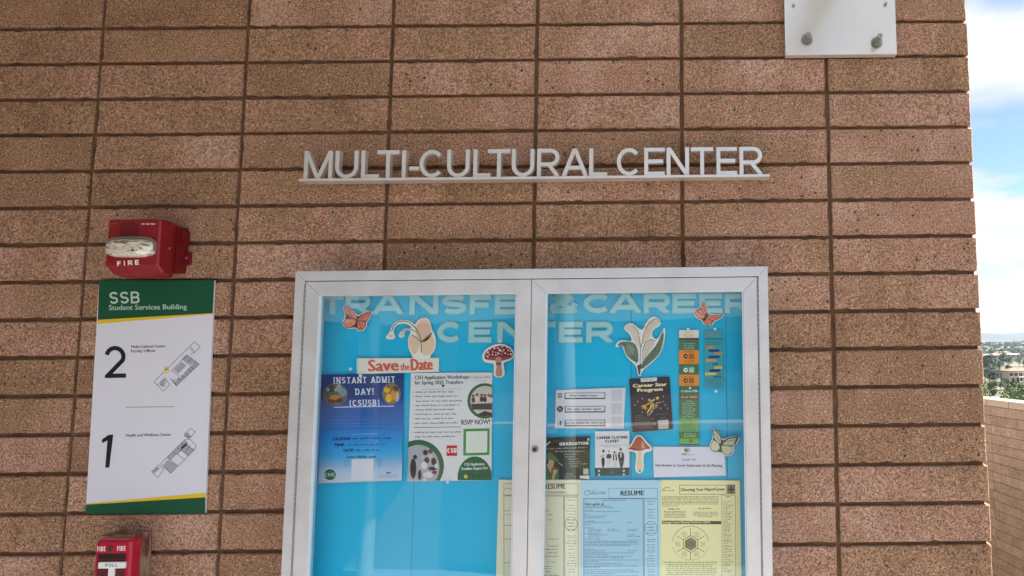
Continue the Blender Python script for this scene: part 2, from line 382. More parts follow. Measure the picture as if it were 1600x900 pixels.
def builtin_text(s):
    """2D polygons of a line of text in the built-in face; returns (verts, faces, width, cap)"""
    if s in _tx: return _tx[s]
    c = bpy.data.curves.new('lettering', 'FONT'); c.body = s; c.resolution_u = 2
    o = bpy.data.objects.new('lettering', c); COL.objects.link(o)
    dg = bpy.context.evaluated_depsgraph_get(); me = o.evaluated_get(dg).to_mesh()
    vs = [(v.co.x, v.co.y) for v in me.vertices]; fs = [tuple(p.vertices) for p in me.polygons]
    o.evaluated_get(dg).to_mesh_clear()
    bpy.data.objects.remove(o); bpy.data.curves.remove(c)
    x0 = min(v[0] for v in vs); x1 = max(v[0] for v in vs)
    _tx[s] = ([(v[0] - x0, v[1]) for v in vs], fs, x1 - x0)
    return _tx[s]

class Flat:
    """a flat printed thing on the wall or in the case: sheet with real thickness, its print in thin layers of ink"""
    def __init__(s, name, label, cat, outline, color, d, group=None, thick=0.0006, tilt=0.0, rough=0.55, parent=None, spec=0.4, matl=None, bevel=None):
        s.d = d; s.tilt = tilt
        ys = [p[1] for p in outline]; s.y0, s.y1 = min(ys), max(ys)
        mb = MB(); mt = matl or mat(color, rough, spec=spec, bump=.25, bscale=28, name='paper')
        f = [s.at(x, y, 0) for x, y in outline]; b = [p + Vector((0, thick, 0)) for p in f]
        mb.prism(f, b, mt)
        s.o = mb.build(name, parent)
        if parent is None: tag(s.o, label, cat, group)
        s.parts = {}; s.sfx = ''
    def at(s, x, y, lay):
        k = 0 if s.y1 == s.y0 else (y - s.y0) / (s.y1 - s.y0)
        return W(x, y, s.d + s.tilt * k) - Vector((0, 0.00012 * lay, 0))
    def mb(s, part):
        key = part + '|' + str(getattr(s, 'sfx', ''))
        if key not in s.parts: s.parts[key] = MB()
        return s.parts[key]
    def poly(s, pts, c, part='print', lay=1, rough=0.55, sp=0.4):
        s.mb(part).face([s.at(x, y, lay) for x, y in pts], mat(c, rough, spec=sp, name='ink'))
    def rect(s, x0, y0, x1, y1, c, part='print', lay=1, sk=0.0):
        """sk: rise of the right side in px per px (paper hung slightly off level)"""
        s.poly([(x0, y0), (x1, y0 + sk * (x1 - x0)), (x1, y1 + sk * (x1 - x0)), (x0, y1)], c, part, lay)
    def frame(s, x0, y0, x1, y1, c, w=1.0, part='print', lay=1):
        for a in ((x0, y0, x1, y0 + w), (x0, y1 - w, x1, y1), (x0, y0 + w, x0 + w, y1 - w), (x1 - w, y0 + w, x1, y1 - w)): s.rect(*a, c, part, lay)
    def disc(s, x, y, rx, ry, c, part='print', lay=1, n=28):
        s.poly([(x + rx * math.cos(2 * math.pi * i / n), y + ry * math.sin(2 * math.pi * i / n)) for i in range(n)], c, part, lay)
    def line(s, pl, w, c, part='print', lay=1):
        for q in stroke_polys([(x, y) for x, y in pl], w):
            s.poly([tuple(p) for p in q], c, part, lay)
    def grad(s, outline_rect, stops, part='print', lay=1, n=36):
        x0, y0, x1, y1 = outline_rect[:4]
        lx = outline_rect[4] if len(outline_rect) > 4 else 0
        for i in range(n):
            k = (i + .5) / n
            for (a, ca), (b, cb) in zip(stops, stops[1:]):
                if a <= k <= b: f = (k - a) / (b - a); c = tuple(round(ca[j] + (cb[j] - ca[j]) * f) for j in range(3)); break
            ya, yb = y0 + (y1 - y0) * i / n, y0 + (y1 - y0) * (i + 1) / n
            sa, sb = lx * i / n, lx * (i + 1) / n
            s.poly([(x0 + sa, ya), (x1 + sa, ya), (x1 + sb, yb), (x0 + sb, yb)], c, part, lay)
    def text(s, t, x0, y0, x1, y1, cap, c, part='lettering', bold=0, lay=2, italic=0):
        vs, fs, w = builtin_text(t)
        ax = Vector((x1 - x0, y1 - y0)); L = ax.length; ax.normalize(); ay = Vector((ax.y, -ax.x))
        mt = mat(c, 0.55, spec=.4, name='ink'); k = cap / 0.66
        copies = [(0, 0)] if not bold else [(-bold / 2, 0), (bold / 2, 0), (0, bold / 3)]
        for q, (ox, oy) in enumerate(copies):
            P = []
            for vx, vy in vs:
                p = Vector((x0, y0)) + ax * (vx / w * L + ox + vy * italic * k) + ay * (vy * k + oy)
                P.append(s.at(p.x, p.y, lay + q * .3))
            s.mb(part).add(P, fs, mt)
    def caps(s, t, x0, y0, x1, y1, cap, c, th=.18, part='lettering', serif=False, gap=.14, lay=2, ink=None):
        tot = sum(GW[ch] for ch in t) + gap * (len(t) - 1)
        ax = Vector((x1 - x0, y1 - y0)); L = ax.length; ax.normalize(); ay = Vector((ax.y, -ax.x)); sx = L / tot
        mt = mat(c, 0.55, spec=.4, name='ink'); x = 0
        for ch in t:
            if ch != ' ':
                wd = GW[ch] * sx / cap
                for gi, grp in enumerate(glyph_polys(ch, wd, th, serif)):
                    for q in grp:
                        P = [Vector((x0, y0)) + ax * (x * sx + p[0] * cap) + ay * (p[1] * cap) for p in q]
                        s.mb(part).face([s.at(p.x, p.y, lay + gi * .25) for p in P], mt)
            x += GW[ch] + gap
    def greek(s, x0, x1, y, h, c, fill=.95, part='small_print', lay=1, sk=0.0, al='l'):
        """a line of print too small to read, as word-length dashes"""
        L = (x1 - x0) * fill; x = x0 + ((x1 - x0) - L) * {'l': 0, 'c': .5, 'r': 1}[al]; e = x + L
        while x < e:
            w = min(random.uniform(2.5, 9) * max(.5, h / 1.4), e - x)
            if w > .8:
                q = x; lw = max(.55, h * .42)            # small letter-like marks, not a bar
                while q < x + w - lw * .5:
                    k_ = random.random(); hh = h * (.78 if k_ < .6 else 1.15); up_ = h * .5 - hh if k_ < .9 else -h * .15; yy = y + sk * (q - x0)
                    s.poly([(q, yy + up_), (q + lw * .8, yy + up_), (q + lw * .8, yy + up_ + hh), (q, yy + up_ + hh)], c, part, lay)
                    q += lw * random.uniform(1.0, 1.25)
            x += w + random.uniform(.8, 1.8) * max(.5, h / 1.4)
    def done(s):
        for k, mb in s.parts.items(): mb.build(k.split('|')[0], s.o, recalc=False)
        return s.o

# ================================================================== LARGE STRUCTURE
BW, BH, Z0 = 0.4064, 0.1022, 2.5226          # block module and height of the reference joint
# --- walkway floor, terrain
mb = MB(); mb.box(-9, 3.3, -3.75, 14, -0.30, 0.0, mat((156, 156, 158), 0.9, bump=.5, bscale=80, noise=.2, nscale=3, name='concrete_floor'))
tag(mb.build('walkway_floor'), kind='structure')
mb = MB(); mb.box(3.3, 8.5, -5.2, 14, -3.6, -3.3, mat((160, 150, 138), 0.9, noise=.2, nscale=2, name='lower_paving')); tag(mb.build('lower_paving'), kind='structure')

def terrain(x, y):
    d = max(0.0, y)
    prof = [(-20000, -9), (0, -9), (40, -9.5), (90, -10.5), (170, -9.6), (290, -14.5), (420, -10), (500, -6.5), (800, -2.5), (1200, 3), (1600, 8), (2200, 14), (2700, 40), (3300, 84), (3900, 92), (4800, 40), (20000, 30)]
    for (a, za), (b, zb) in zip(prof, prof[1:]):
        if a <= d <= b:
            k = (d - a) / (b - a); k = k * k * (3 - 2 * k); z = za + (zb - za) * k; break
    w = min(1, max(0, (d - 60) / 600))
    z += w * (3 * math.sin(x / 170 + y / 260) + 2 * math.sin(x / 61 + 1.3) * math.cos(y / 97))
    if d > 2300: z += min(1, (d - 2300) / 900) * (10 * math.sin(x / 420 + 2.1) + 5 * math.sin(x / 130) + 2.5 * math.sin(x / 47))
    return z
xs = [-9000, -5000, -3000, -1800, -1000, -500, -200, 0] + [i * 40 for i in range(1, 20)] + [800 + i * 60 for i in range(0, 28)] + [2600, 3200, 4200, 6000, 9000]
ys = [-9000, -4000, -1500, -500, -200, -60, 0, 30, 60, 90, 120, 150, 180, 210, 240, 270, 300, 340, 380, 420, 460, 500, 560, 640, 720, 800, 900, 1000, 1100, 1200, 1350, 1500, 1700, 1900, 2100, 2300, 2500, 2700, 2900, 3100, 3300, 3500, 3900, 4800, 7000, 9000]
mg = bpy.data.materials.new('dry_hillside'); mg.use_nodes = True
t = mg.node_tree; b = t.nodes['Principled BSDF']; g = t.nodes.new('ShaderNodeNewGeometry')
n = t.nodes.new('ShaderNodeTexNoise'); n.inputs['Scale'].default_value = 0.022; n.inputs['Detail'].default_value = 8; t.links.new(g.outputs['Position'], n.inputs['Vector'])
rr_ = ramp(t, n.outputs['Fac'], [(0.38, lin((54, 66, 40))), (0.48, lin((74, 80, 54))), (0.56, lin((102, 95, 74))), (0.68, lin((118, 108, 90)))])
t.links.new(rr_.outputs[0], b.inputs['Base Color']); b.inputs['Roughness'].default_value = 1
mb = MB(); nx = len(xs)
mb.add([(x, y, terrain(x, y)) for y in ys for x in xs], [(j * nx + i, j * nx + i + 1, (j + 1) * nx + i + 1, (j + 1) * nx + i) for j in range(len(ys) - 1) for i in range(nx - 1) if ys[j] < 2500], mg, True)
tag(mb.build('terrain', recalc=False), kind='structure')
hf = [y for y in ys if y >= 2500]; mb = MB()
mb.add([(x, y, terrain(x, y)) for y in hf for x in xs], [(j * nx + i, j * nx + i + 1, (j + 1) * nx + i + 1, (j + 1) * nx + i) for j in range(len(hf) - 1) for i in range(nx - 1)], mat((48, 54, 48), 1, noise=.5, nscale=.006, name='wooded_hills'), True)
tag(mb.build('hills', recalc=False), kind='structure')

# --- the block wall
def block(x0, x1, z0, z1, y0, y1, m, seed, right_end=False, chip=1.0, step=.016):
    rnd = random.Random(seed)
    loop = []
    def side(a, b, nrm):
        n = max(2, int((Vector(b) - Vector(a)).length / step))
        for i in range(n):
            k = i / n; p = Vector(a).lerp(Vector(b), k)
            j = rnd.random() ** 2 * .0013 * chip
            if rnd.random() < (.16 if nrm == (0, 1) else .05) * chip: j += rnd.uniform(.001, .0036)
            loop.append(p + Vector(nrm) * j)
    side((x0, z0), (x1, z0), (0, 1)); side((x1, z0), (x1, z1), (-1, 0)); side((x1, z1), (x0, z1), (0, -1)); side((x0, z1), (x0, z0), (1, 0))
    c = Vector(((x0 + x1) / 2, (z0 + z1) / 2))
    A = []; B = []; C = []
    for p in loop:
        q = p.copy(); q.x += .0028 if p.x < x0 + .006 else (-.0028 if p.x > x1 - .006 else 0); q.y += .0028 if p.y < z0 + .006 else (-.0028 if p.y > z1 - .006 else 0)
        A.append((q.x, y0, q.y)); B.append((p.x, y0 + .0032, p.y)); C.append((min(max(p.x, x0 + .001), x1 - .001), y1, min(max(p.y, z0 + .001), z1 - .001)))
    n = len(A); mb = MB(); vs = A + B + C
    fs = [tuple(range(n))] + [(i, (i + 1) % n, n + (i + 1) % n, n + i) for i in range(n)] + [(n + i, n + (i + 1) % n, 2 * n + (i + 1) % n, 2 * n + i) for i in range(n)] + [tuple(range(3 * n - 1, 2 * n - 1, -1))]
    mb.add(vs, fs, m); return mb
WR = 6 * BW - .005
wall = empty('brick_wall', (1.2, .1, 0), 'tan split-face block wall in stack bond carrying the signs and the notice case', 'wall')
mb = MB(); mb.box(-4 * BW - .004, WR - .0095, .0096, .186, 0.002, Z0 + 4 * BH + .004, M_MORTAR); mb.build('mortar', wall)
for j in range(-4, 6):
    for i in range(-4, 25):
        zt, zb = Z0 - i * BH - .0045, Z0 - (i + 1) * BH + .0045
        if zb < 0.001: zb = .001
        x0, x1 = j * BW + .0048, (j + 1) * BW - .0048
        if j == 5: x1 = WR + random.uniform(-.0015, .0015)
        r = random.Random(j * 97 + i)
        block(x0 + r.uniform(-.0006, .0006), x1 + r.uniform(-.0006, .0006), zb + r.uniform(-.0007, .0007), zt + r.uniform(-.0007, .0007), r.uniform(-.0012, .0012), .196, M_BRICK, j * 1000 + i).build('brick', wall)
M_PLUG = mat((34, 78, 76), 0.5, name='wall_plug')
for px, py in ((525, 178), (521, 334), (1149, 173), (1153, 329), (951, 349), (323, 354), (1342, 346)):
    p = W(px, py); mb = MB(); mb.tube(p + Vector((0, .01, 0)), p - Vector((0, .0022, 0)), .0042, .0036, M_PLUG, 10); mb.tube(p + Vector((.0035, 0, .001)), p + Vector((.0035, -.0025, .001)), .0022, .0018, mat((150, 165, 165), .6, name='plug_rim'), 6); mb.build('wall_plug', wall)

# --- canopy over the walkway (above the frame)
M_STEEL = mat((212, 210, 202), 0.20, metal=.45, coat=.6, bump=.12, bscale=110, noise=.05, nscale=9, name='cream_enamelled_steel')
can = empty('walkway_canopy', (-1.5, -1.5, 2.96), 'flat pale canopy roof sheltering the walkway above the block wall', 'canopy')
mb = MB(); mb.box(-1.98, 1.25, -3.65, .42, 2.97, 3.12, mat((172, 170, 166), 0.85, name='soffit_plaster')); mb.build('roof_slab', can)
for x in (-0.9, 0.55):
    mb = MB(); mb.bbox(x - .06, x + .06, -3.6, -.02, 2.82, 2.968, M_STEEL, .006); mb.build('beam', can)
for x in (-0.9, 0.55):
    mb = MB(); mb.tube((x, -3.4, 0.001), (x, -3.4, 2.818), .07, .07, M_STEEL, 20); mb.build('post', can)

sw = MB(); sw.box(-1.94, -1.64, -3.5, -.004, 0.001, 2.96, mat((150, 118, 90), .92, bump=.4, bscale=60, noise=.15, nscale=2, name='side_plaster'))  # unseen end wall, added to cut the light on the left of the wall
tag(sw.build('unseen_side_wall'), 'unseen tan end wall on the left, placed to dim the block wall', 'wall')
# --- parapet beyond the corner, running away from the camera
PX = 4.745
par = empty('brick_parapet', (PX, 5.57, -3.3), 'low tan block parapet with pale coping beyond the corner of the wall', 'wall')
mb = MB(); mb.box(PX + .004, PX + .194, -1.8, 12.2, -3.3, 1.035, M_MORTAR2); mb.build('mortar', par)
M_COP = mat((206, 172, 140), 0.9, bump=.5, bscale=120, noise=.1, nscale=20, name='coping_block')
for j in range(-5, 8):                      # upright joints of the body blocks, 0.61 m apart
    for i in range(0, 22):
        zt = 1.037 - .076 - i * .1016
        y0, y1 = 5.77 - .61 * j, 5.77 - .61 * (j + 1)
        mb = MB(); r = random.Random(i * 31 + j)
        mb.bbox(PX - .001 + r.uniform(-.0012, .0012), PX + .2, y1 + .0018, y0 - .0018, zt - .0966, zt, M_BRICK2, .0015)
        mb.build('brick', par)
for j in range(-15, 18):
    y0 = 5.83 - .4064 * j; y1 = y0 - .4064
    mb = MB(); mb.bbox(PX - .002, PX + .205, y1 + .004, y0 - .004, 1.037 - .0715, 1.04 + .0015 * math.sin(j * 2.3), M_COP, .004); mb.build('coping', par)

par.rotation_euler.z = .179

fp = empty('added_parapet', (0, -3.6, 0), 'added tan parapet behind the camera, screening the sunlit floor from the case glass', 'wall')  # unseen parapet added to keep sunlit floor out of the glass reflections
mb = MB(); mb.box(-2, 3.3, -3.72, -3.55, .001, 1.0, mat((176, 140, 112), .92, bump=.4, bscale=60, name='parapet_plaster')); mb.build('body', fp)
mb = MB(); mb.bbox(-2.02, 3.32, -3.74, -3.53, 1.001, 1.06, M_COP, .004); mb.build('coping', fp)
# --- building across the court behind the camera (seen only as a reflection in the glass)
ob = empty('opposite_building', (0, -34, -9), 'tan building across the court reflected faintly in the case glass', 'building')
mb = MB(); mb.box(-34, 26, -42, -34, -9, 3.4, mat((150, 126, 104), .9, noise=.2, nscale=.4, name='far_plaster')); mb.build('wall', ob)
mb = MB(); mb.box(-34.6, 26.6, -42.6, -33.2, 3.4, 3.95, mat((200, 196, 188), .8, name='far_fascia')); mb.build('roof', ob)
for x in range(-30, 24, 6):
    mb = MB(); mb.box(x, x + 3.4, -34.05, -33.9, .6, 2.6, mat((40, 50, 56), .15, name='far_window')); mb.build('window', ob)

# ================================================================== LANDSCAPE THINGS
def leaf_mat(c, name):
    m = bpy.data.materials.new(name); m.use_nodes = True; t = m.node_tree; b = t.nodes['Principled BSDF']
    oi = t.nodes.new('ShaderNodeObjectInfo'); g = t.nodes.new('ShaderNodeNewGeometry')
    n = t.nodes.new('ShaderNodeTexNoise'); n.inputs['Scale'].default_value = .8; t.links.new(g.outputs['Position'], n.inputs['Vector'])
    ad = t.nodes.new('ShaderNodeMath'); ad.operation = 'MULTIPLY_ADD'; t.links.new(oi.outputs['Random'], ad.inputs[0]); ad.inputs[1].default_value = .4; t.links.new(n.outputs['Fac'], ad.inputs[2])
    r = ramp(t, ad.outputs[0], [(.35, lin(tuple(x * .78 for x in c))), (.7, lin(c)), (1.0, lin(tuple(min(255, x * 1.25) for x in c)))])
    t.links.new(r.outputs[0], b.inputs['Base Color']); b.inputs['Roughness'].default_value = .8; b.inputs['Specular IOR Level'].default_value = .2
    return m
M_LEAF = [leaf_mat((70, 82, 50), 'leaf_olive'), leaf_mat((90, 104, 62), 'leaf_sage'), leaf_mat((56, 70, 48), 'leaf_dark')]
M_BARK = mat((92, 74, 56), .95, name='bark')
def crown_mb(seed, h, r, k, leaves=420, low=.25):
    rnd = random.Random(seed); mb = MB()
    clumps = []
    for _ in range(9):
        a = rnd.uniform(0, 6.28); q = rnd.uniform(0, .62) * r; z = h * rnd.uniform(low + .1, .86)
        clumps.append((Vector((q * math.cos(a), q * math.sin(a), z)), r * rnd.uniform(.32, .55)))
    for _ in range(leaves):
        c, cr = rnd.choice(clumps); d = Vector((rnd.gauss(0, 1), rnd.gauss(0, 1), rnd.gauss(0, .8))).normalized() * cr * rnd.uniform(.55, 1.05)
        p = c + d; s = r * rnd.uniform(.07, .14); u = Vector((rnd.gauss(0, 1), rnd.gauss(0, 1), rnd.gauss(0, 1))).normalized(); v = u.orthogonal().normalized()
        mb.face([p - u * s, p + v * s * .7, p + u * s, p - v * s * .7], M_LEAF[k])
    return mb, clumps
def tree_proto(seed, h, r, k, low=.25):
    mb, cl = crown_mb(seed, h, r, k, low=low)
    cr = mb.build('crown', recalc=False); off = cr.location.copy()
    tb = MB(); tb.tube((0, 0, 0), (0, 0, h * .45), h * .035, h * .022, M_BARK, 7)
    for c, _ in cl[:6]: tb.tube((0, 0, h * .32), c, h * .016, h * .006, M_BARK, 5)
    tk = tb.build('trunk'); return (cr.data, off, tk.data, tk.location.copy(), [cr, tk])
protos = [tree_proto(3, 7, 3.6, 0), tree_proto(5, 9, 4.2, 2), tree_proto(8, 6, 3.4, 1), tree_proto(13, 2.4, 1.9, 1, .0), tree_proto(17, 2.0, 1.7, 0, .0)]
for p in protos:
    for o in p[4]: bpy.data.objects.remove(o)
def place_tree(name, x, y, kind, s, label, group, cat):
    cr, co_, tk, to_, _ = protos[kind]
    root = empty(name, (x, y, terrain(x, y) - .1), label, cat, group)
    root.rotation_euler.z = random.uniform(0, 6.28); root.scale = (s, s, s * random.uniform(.85, 1.15))
    for nm, me, of in (('crown', cr, co_), ('trunk', tk, to_)):
        o = bpy.data.objects.new(nm, me); COL.objects.link(o); o.parent = root; o.location = of
def view_x(px, D): return CAMP.x + (px - 1124) / 1060 * D
# near brush slope
rb = random.Random(21)
for q in range(46):
    px = rb.uniform(1525, 1640); D = rb.uniform(125, 225 if px < 1562 else 180)
    place_tree('bush', view_x(px, D), D - 1.8, rb.choice((3, 3, 4)), rb.uniform(.6, 1.3), 'grey-green bush on the brushy slope just below the parapet line', 'bushes on the slope beyond the parapet', 'bush')
for q, (px, D, kd, s) in enumerate(((1541, 300, 1, .8), (1549, 292, 1, .7), (1556, 318, 0, .75), (1562, 300, 1, .55), (1534, 310, 1, .8), (1545, 345, 0, .8), (1570, 350, 0, .7), (1566, 262, 4, 1.4), (1610, 296, 0, 1.0))):
    place_tree('tree', view_x(px, D), D - 1.8, kd, s, 'dark rounded tree in the stand left of the cream house', 'trees beside the cream house', 'tree')
for q in range(90):
    D = rb.choice((rb.uniform(350, 420), rb.uniform(520, 660))); px = rb.uniform(1528, 1640) if q < 40 else rb.uniform(1640, 2200)
    place_tree('tree', view_x(px, D), D - 1.8, rb.choice((0, 1, 2)), rb.uniform(.6, .95), 'small grey-green tree among the fields behind the cream house', 'trees in the middle distance', 'tree')
# far suburb woods as one mass
mb = MB()
for q in range(3600):
    D = rb.uniform(760, 2300); px = rb.uniform(1500, 1680) if q < 1100 else rb.uniform(1680, 2500); x = view_x(px, D); y = D; z = terrain(x, y); r = rb.uniform(3, 6)
    if 0.44 < rb.random() * .5 + .25 * (1 + math.sin(D / 70 + px / 30)) < .62: continue
    for _ in range(5):
        c = Vector((x + rb.gauss(0, r * .5), y + rb.gauss(0, r * .5), z + r * rb.uniform(.2, .9))); u = Vector((1, rb.uniform(-.5, .5), rb.uniform(-.3, .3))) * r * .55; v = Vector((rb.uniform(-.3, .3), .4, 1)) * r * .5
        mb.face([c - u, c - v, c + u * .9, c + v], M_LEAF[rb.choice((0, 2, 2))])
tag(mb.build('far_woods', recalc=False), 'far grey-green woods scattered over the suburb below the hills', 'woods', kind='stuff')
# houses
def house(px, D, w, d, h, label, wallc, roofc, rot=0.0, detail=False, group=None):
    x, y = view_x(px, D), D - 1.8; z = terrain(x, y) - .3
    root = empty('house', (x, y, z), label, 'house', group)
    mw, mr_ = mat(wallc, .85, name='stucco'), mat(roofc, .85, noise=.15, nscale=1, name='roof_tile')
    def loc(a, b_, c): return Vector((x + a, y + b_, z + c))
    mb = MB(); mb.box(x - w / 2, x + w / 2, y, y + d, z - 1, z + h, mw); mb.build('wall', root)
    e = .6; rh = h * .24
    mb = MB(); P = [loc(-w / 2 - e, -e, h), loc(w / 2 + e, -e, h), loc(w / 2 + e, d + e, h), loc(-w / 2 - e, d + e, h), loc(-w / 2 + d * .35, d / 2, h + rh), loc(w / 2 - d * .35, d / 2, h + rh)]
    P += [p - Vector((0, 0, .25)) for p in P[:4]]
    mb.add(P, [(0, 1, 5, 4), (1, 2, 5), (2, 3, 4, 5), (3, 0, 4), (0, 1, 7, 6), (1, 2, 8, 7), (2, 3, 9, 8), (3, 0, 6, 9), (6, 7, 8, 9)], mr_); mb.build('roof', root)
    dark = mat((44, 48, 54), .2, name='window_pane'); white = mat((236, 232, 222), .6, name='window_trim')
    nwin = 5 if detail else 3
    for k in range(nwin):
        for zz in ((h * .62,) if not detail else (h * .60,)):
            cx = -w / 2 + w * (k + .5) / nwin
            mb = MB(); mb.box(x + cx - .75, x + cx + .75, y - .06, y + .02, z + zz, z + zz + 1.3, dark); wn = mb.build('window', root)
            mb = MB()
            mb.box(x + cx - .87, x + cx + .87, y - .1, y + .01, z + zz - .14, z + zz - .003, white); mb.build('sill', wn)
    if detail:
        mb = MB(); mb.box(x - w / 2 + 1, x - w / 2 + 2.1, y - .05, y + .02, z + .3, z + 2.4, dark); mb.build('door', root)
        mb = MB(); mb.box(x - w / 2 + 3.2, x + w / 2 - .5, y - 2.6, y - .05, z + 2.75, z + 2.95, white); mb.build('porch_roof', root)
        for k in range(5):
            xx = x - w / 2 + 3.4 + k * (w - 4.2) / 4
            mb = MB(); mb.box(xx - .1, xx + .1, y - 2.5, y - 2.3, z - .5, z + 2.745, white); mb.build('porch_post', root)
        mb = MB(); mb.box(x - w / 2 + 3.2, x + w / 2 - .5, y - .045, y + .02, z + .4, z + 2.5, dark); mb.build('sliding_door', root)
        mb = MB(); mb.box(x - w / 2 + 3.2, x + w / 2 - .5, y - 2.52, y - 2.46, z + .4, z + 1.3, white); mb.build('railing', root)
house(1590, 292, 10.0, 8, 5.4, 'cream two-storey house with tan roof and white porch beyond the parapet', (196, 176, 140), (120, 98, 80), detail=True)
for q, (px, D, w) in enumerate(((1549, 470, 13), (1558, 520, 16), (1580, 480, 10), (1566, 690, 14), (1545, 900, 12), (1592, 980, 13), (1561, 1150, 12), (1577, 1300, 12), (1598, 1400, 13), (1539, 1250, 12), (1600, 620, 14))):
    house(px, D, w, 9, 4.6, 'pale distant house with light roof among the trees below the hills', (176, 166, 152), (140, 124, 114), group='distant houses in the valley')
# ================================================================== THINGS ON THE WALL
# --- steel base plate with bolts
p0, p1 = W(1228, 88, .022), W(1403, 88, .022)
pl_x0, pl_x1, pl_z0 = p0.x, p1.x, (p0.z + p1.z) / 2
pl = empty('base_plate', ((pl_x0 + pl_x1) / 2, 0, pl_z0), 'cream painted steel base plate bolted to the wall at the top of the frame', 'steel plate')
mb = MB(); mb.bbox(pl_x0, pl_x1, -.024, -.001, pl_z0, pl_z0 + .42, M_STEEL, .0022); mb.build('plate', pl)
mb = MB(); mb.tube(((pl_x0 + pl_x1) / 2, -.0235, pl_z0 + .30), ((pl_x0 + pl_x1) / 2, -1.2, pl_z0 + .48), .055, .055, M_STEEL, 28); mb.build('strut', pl)
M_BOLT = mat((150, 148, 138), .38, metal=.6, noise=.2, nscale=60, name='galvanised_bolt')
for px, py, s, ln in ((1262, 64, 1.0, .016), (1371, 69, 1.0, .028), (1241, 11, .35, .004), (1385, 9, .35, .006)):
    p = W(px, py, .025); mb = MB()
    if s == 1:
        mb.tube((p.x, -.0236, p.z), (p.x, -.0262, p.z), .0165, .0160, M_BOLT, 20)
        mb.tube((p.x, -.0260, p.z), (p.x, -.0400, p.z), .0128, .0122, M_BOLT, 6, smooth=False)
        mb.tube((p.x, -.0395, p.z), (p.x, -.0400 - ln, p.z), .0075, .0068, M_BOLT, 16)
    else:
        mb.tube((p.x, -.0236, p.z), (p.x, -.0262 - ln, p.z), .0042, .0036, M_BOLT, 12)
    mb.build('bolt', pl)

# --- raised metal lettering on its rail
def solid_glyph(mb, ch, x0, x1, z0, z1, y0, y1, t, mt, jit=.00015):
    """letter as solid bars; y0 front, y1 back"""
    cap = z1 - z0; w = (x1 - x0) / cap
    for gi, grp in enumerate(glyph_polys(ch, w, t)):
        for q in grp:
            f = [Vector((x0 + p[0] * cap, y0 - gi * jit, z0 + p[1] * cap)) for p in q]
            mb.prism(f, [Vector((v.x, y1 + gi * jit, v.z)) for v in f], mt)
lt = empty('raised_lettering', (W(835, 280).x, 0, W(835, 284).z), 'brushed metal MULTI-CULTURAL CENTER lettering standing on a thin rail', 'wall lettering')
ra, rb_ = W(468, 279.5, .046), W(1203, 279.5, .046)
zr = (ra.z + rb_.z) / 2 + .0012
mb = MB(); mb.bbox(ra.x, rb_.x, -.050, -.012, zr - .0068, zr, M_LETTER, .0006); mb.build('rail', lt)
mb = MB()
for px in (520, 700, 835, 1000, 1150):
    p = W(px, 280); mb.tube((p.x, -.0205, zr - .003), (p.x, .004, zr - .003), .0022, .0022, M_LETTER, 8)
mb.build('standoff', lt)
zt_ = (W(475, 236.2, .044).z + W(1190, 235, .044).z) / 2
for ch, a, b_ in (('M', 475.7, 520), ('U', 524.5, 560), ('L', 565, 593), ('T', 589.5, 624), ('I', 627.5, 635.5), ('-', 640, 655.5), ('C', 656, 694.5), ('U', 699, 734), ('L', 740, 767), ('T', 762.5, 797.5), ('U', 800, 835), ('R', 839.5, 875), ('A', 879, 918), ('L', 921, 949), ('C', 964, 1002.5), ('E', 1007, 1039), ('N', 1042, 1077), ('T', 1080, 1115), ('E', 1120, 1152), ('R', 1156, 1192)):
    xa, xb = W(a, 258, .044).x, W(b_, 258, .044).x
    mb = MB(); solid_glyph(mb, ch, xa, xb, zr + .0004, zt_, -.0460, -.0300, .135, M_LETTER); mb.build('letter', lt)

# --- fire alarm horn strobe
RED = (132, 12, 26)
M_RED = mat(RED, .42, coat=.05, bump=.08, bscale=900, name='alarm_red'); M_RED2 = mat((108, 8, 18), .45, name='alarm_red_back')
q0, q1 = W(168.5, 346, .098), W(246, 417, .098)
fx0, fx1, fz1, fz0 = q0.x, q1.x, q0.z, q1.z
st = empty('fire_alarm_strobe', ((fx0 + fx1) / 2, 0, fz0), 'red wall alarm with clear strobe lens and white FIRE, above the directory sign', 'fire alarm')
def rrect(x0, x1, z0, z1, r, y, seg=4):
    o = []
    for cx, cz, a in ((x1 - r, z1 - r, 0), (x0 + r, z1 - r, 90), (x0 + r, z0 + r, 180), (x1 - r, z0 + r, 270)):
        for i in range(seg + 1):
            g_ = R(a + 90 * i / seg); o.append(Vector((cx + r * math.cos(g_), y, cz + r * math.sin(g_))))
    return o
def loft(mb, loops, mt, cap0=True, cap1=True, smooth=False):
    n = len(loops[0]); vs = [p for l in loops for p in l]; fs = []
    for k in range(len(loops) - 1): fs += [(k * n + i, k * n + (i + 1) % n, (k + 1) * n + (i + 1) % n, (k + 1) * n + i) for i in range(n)]
    mb.add(vs, fs, mt, smooth)
    if cap0: mb.add(loops[0], [tuple(range(n))], mt)
    if cap1: mb.add(loops[-1], [tuple(range(n - 1, -1, -1))], mt)
w_, h_ = fx1 - fx0, fz1 - fz0
mb = MB(); loft(mb, [rrect(fx0 + .006, fx1 - .002, fz0 - .012, fz1 - .006, .006, y) for y in (-.040, -.001)], M_RED2); mb.build('back_box', st)
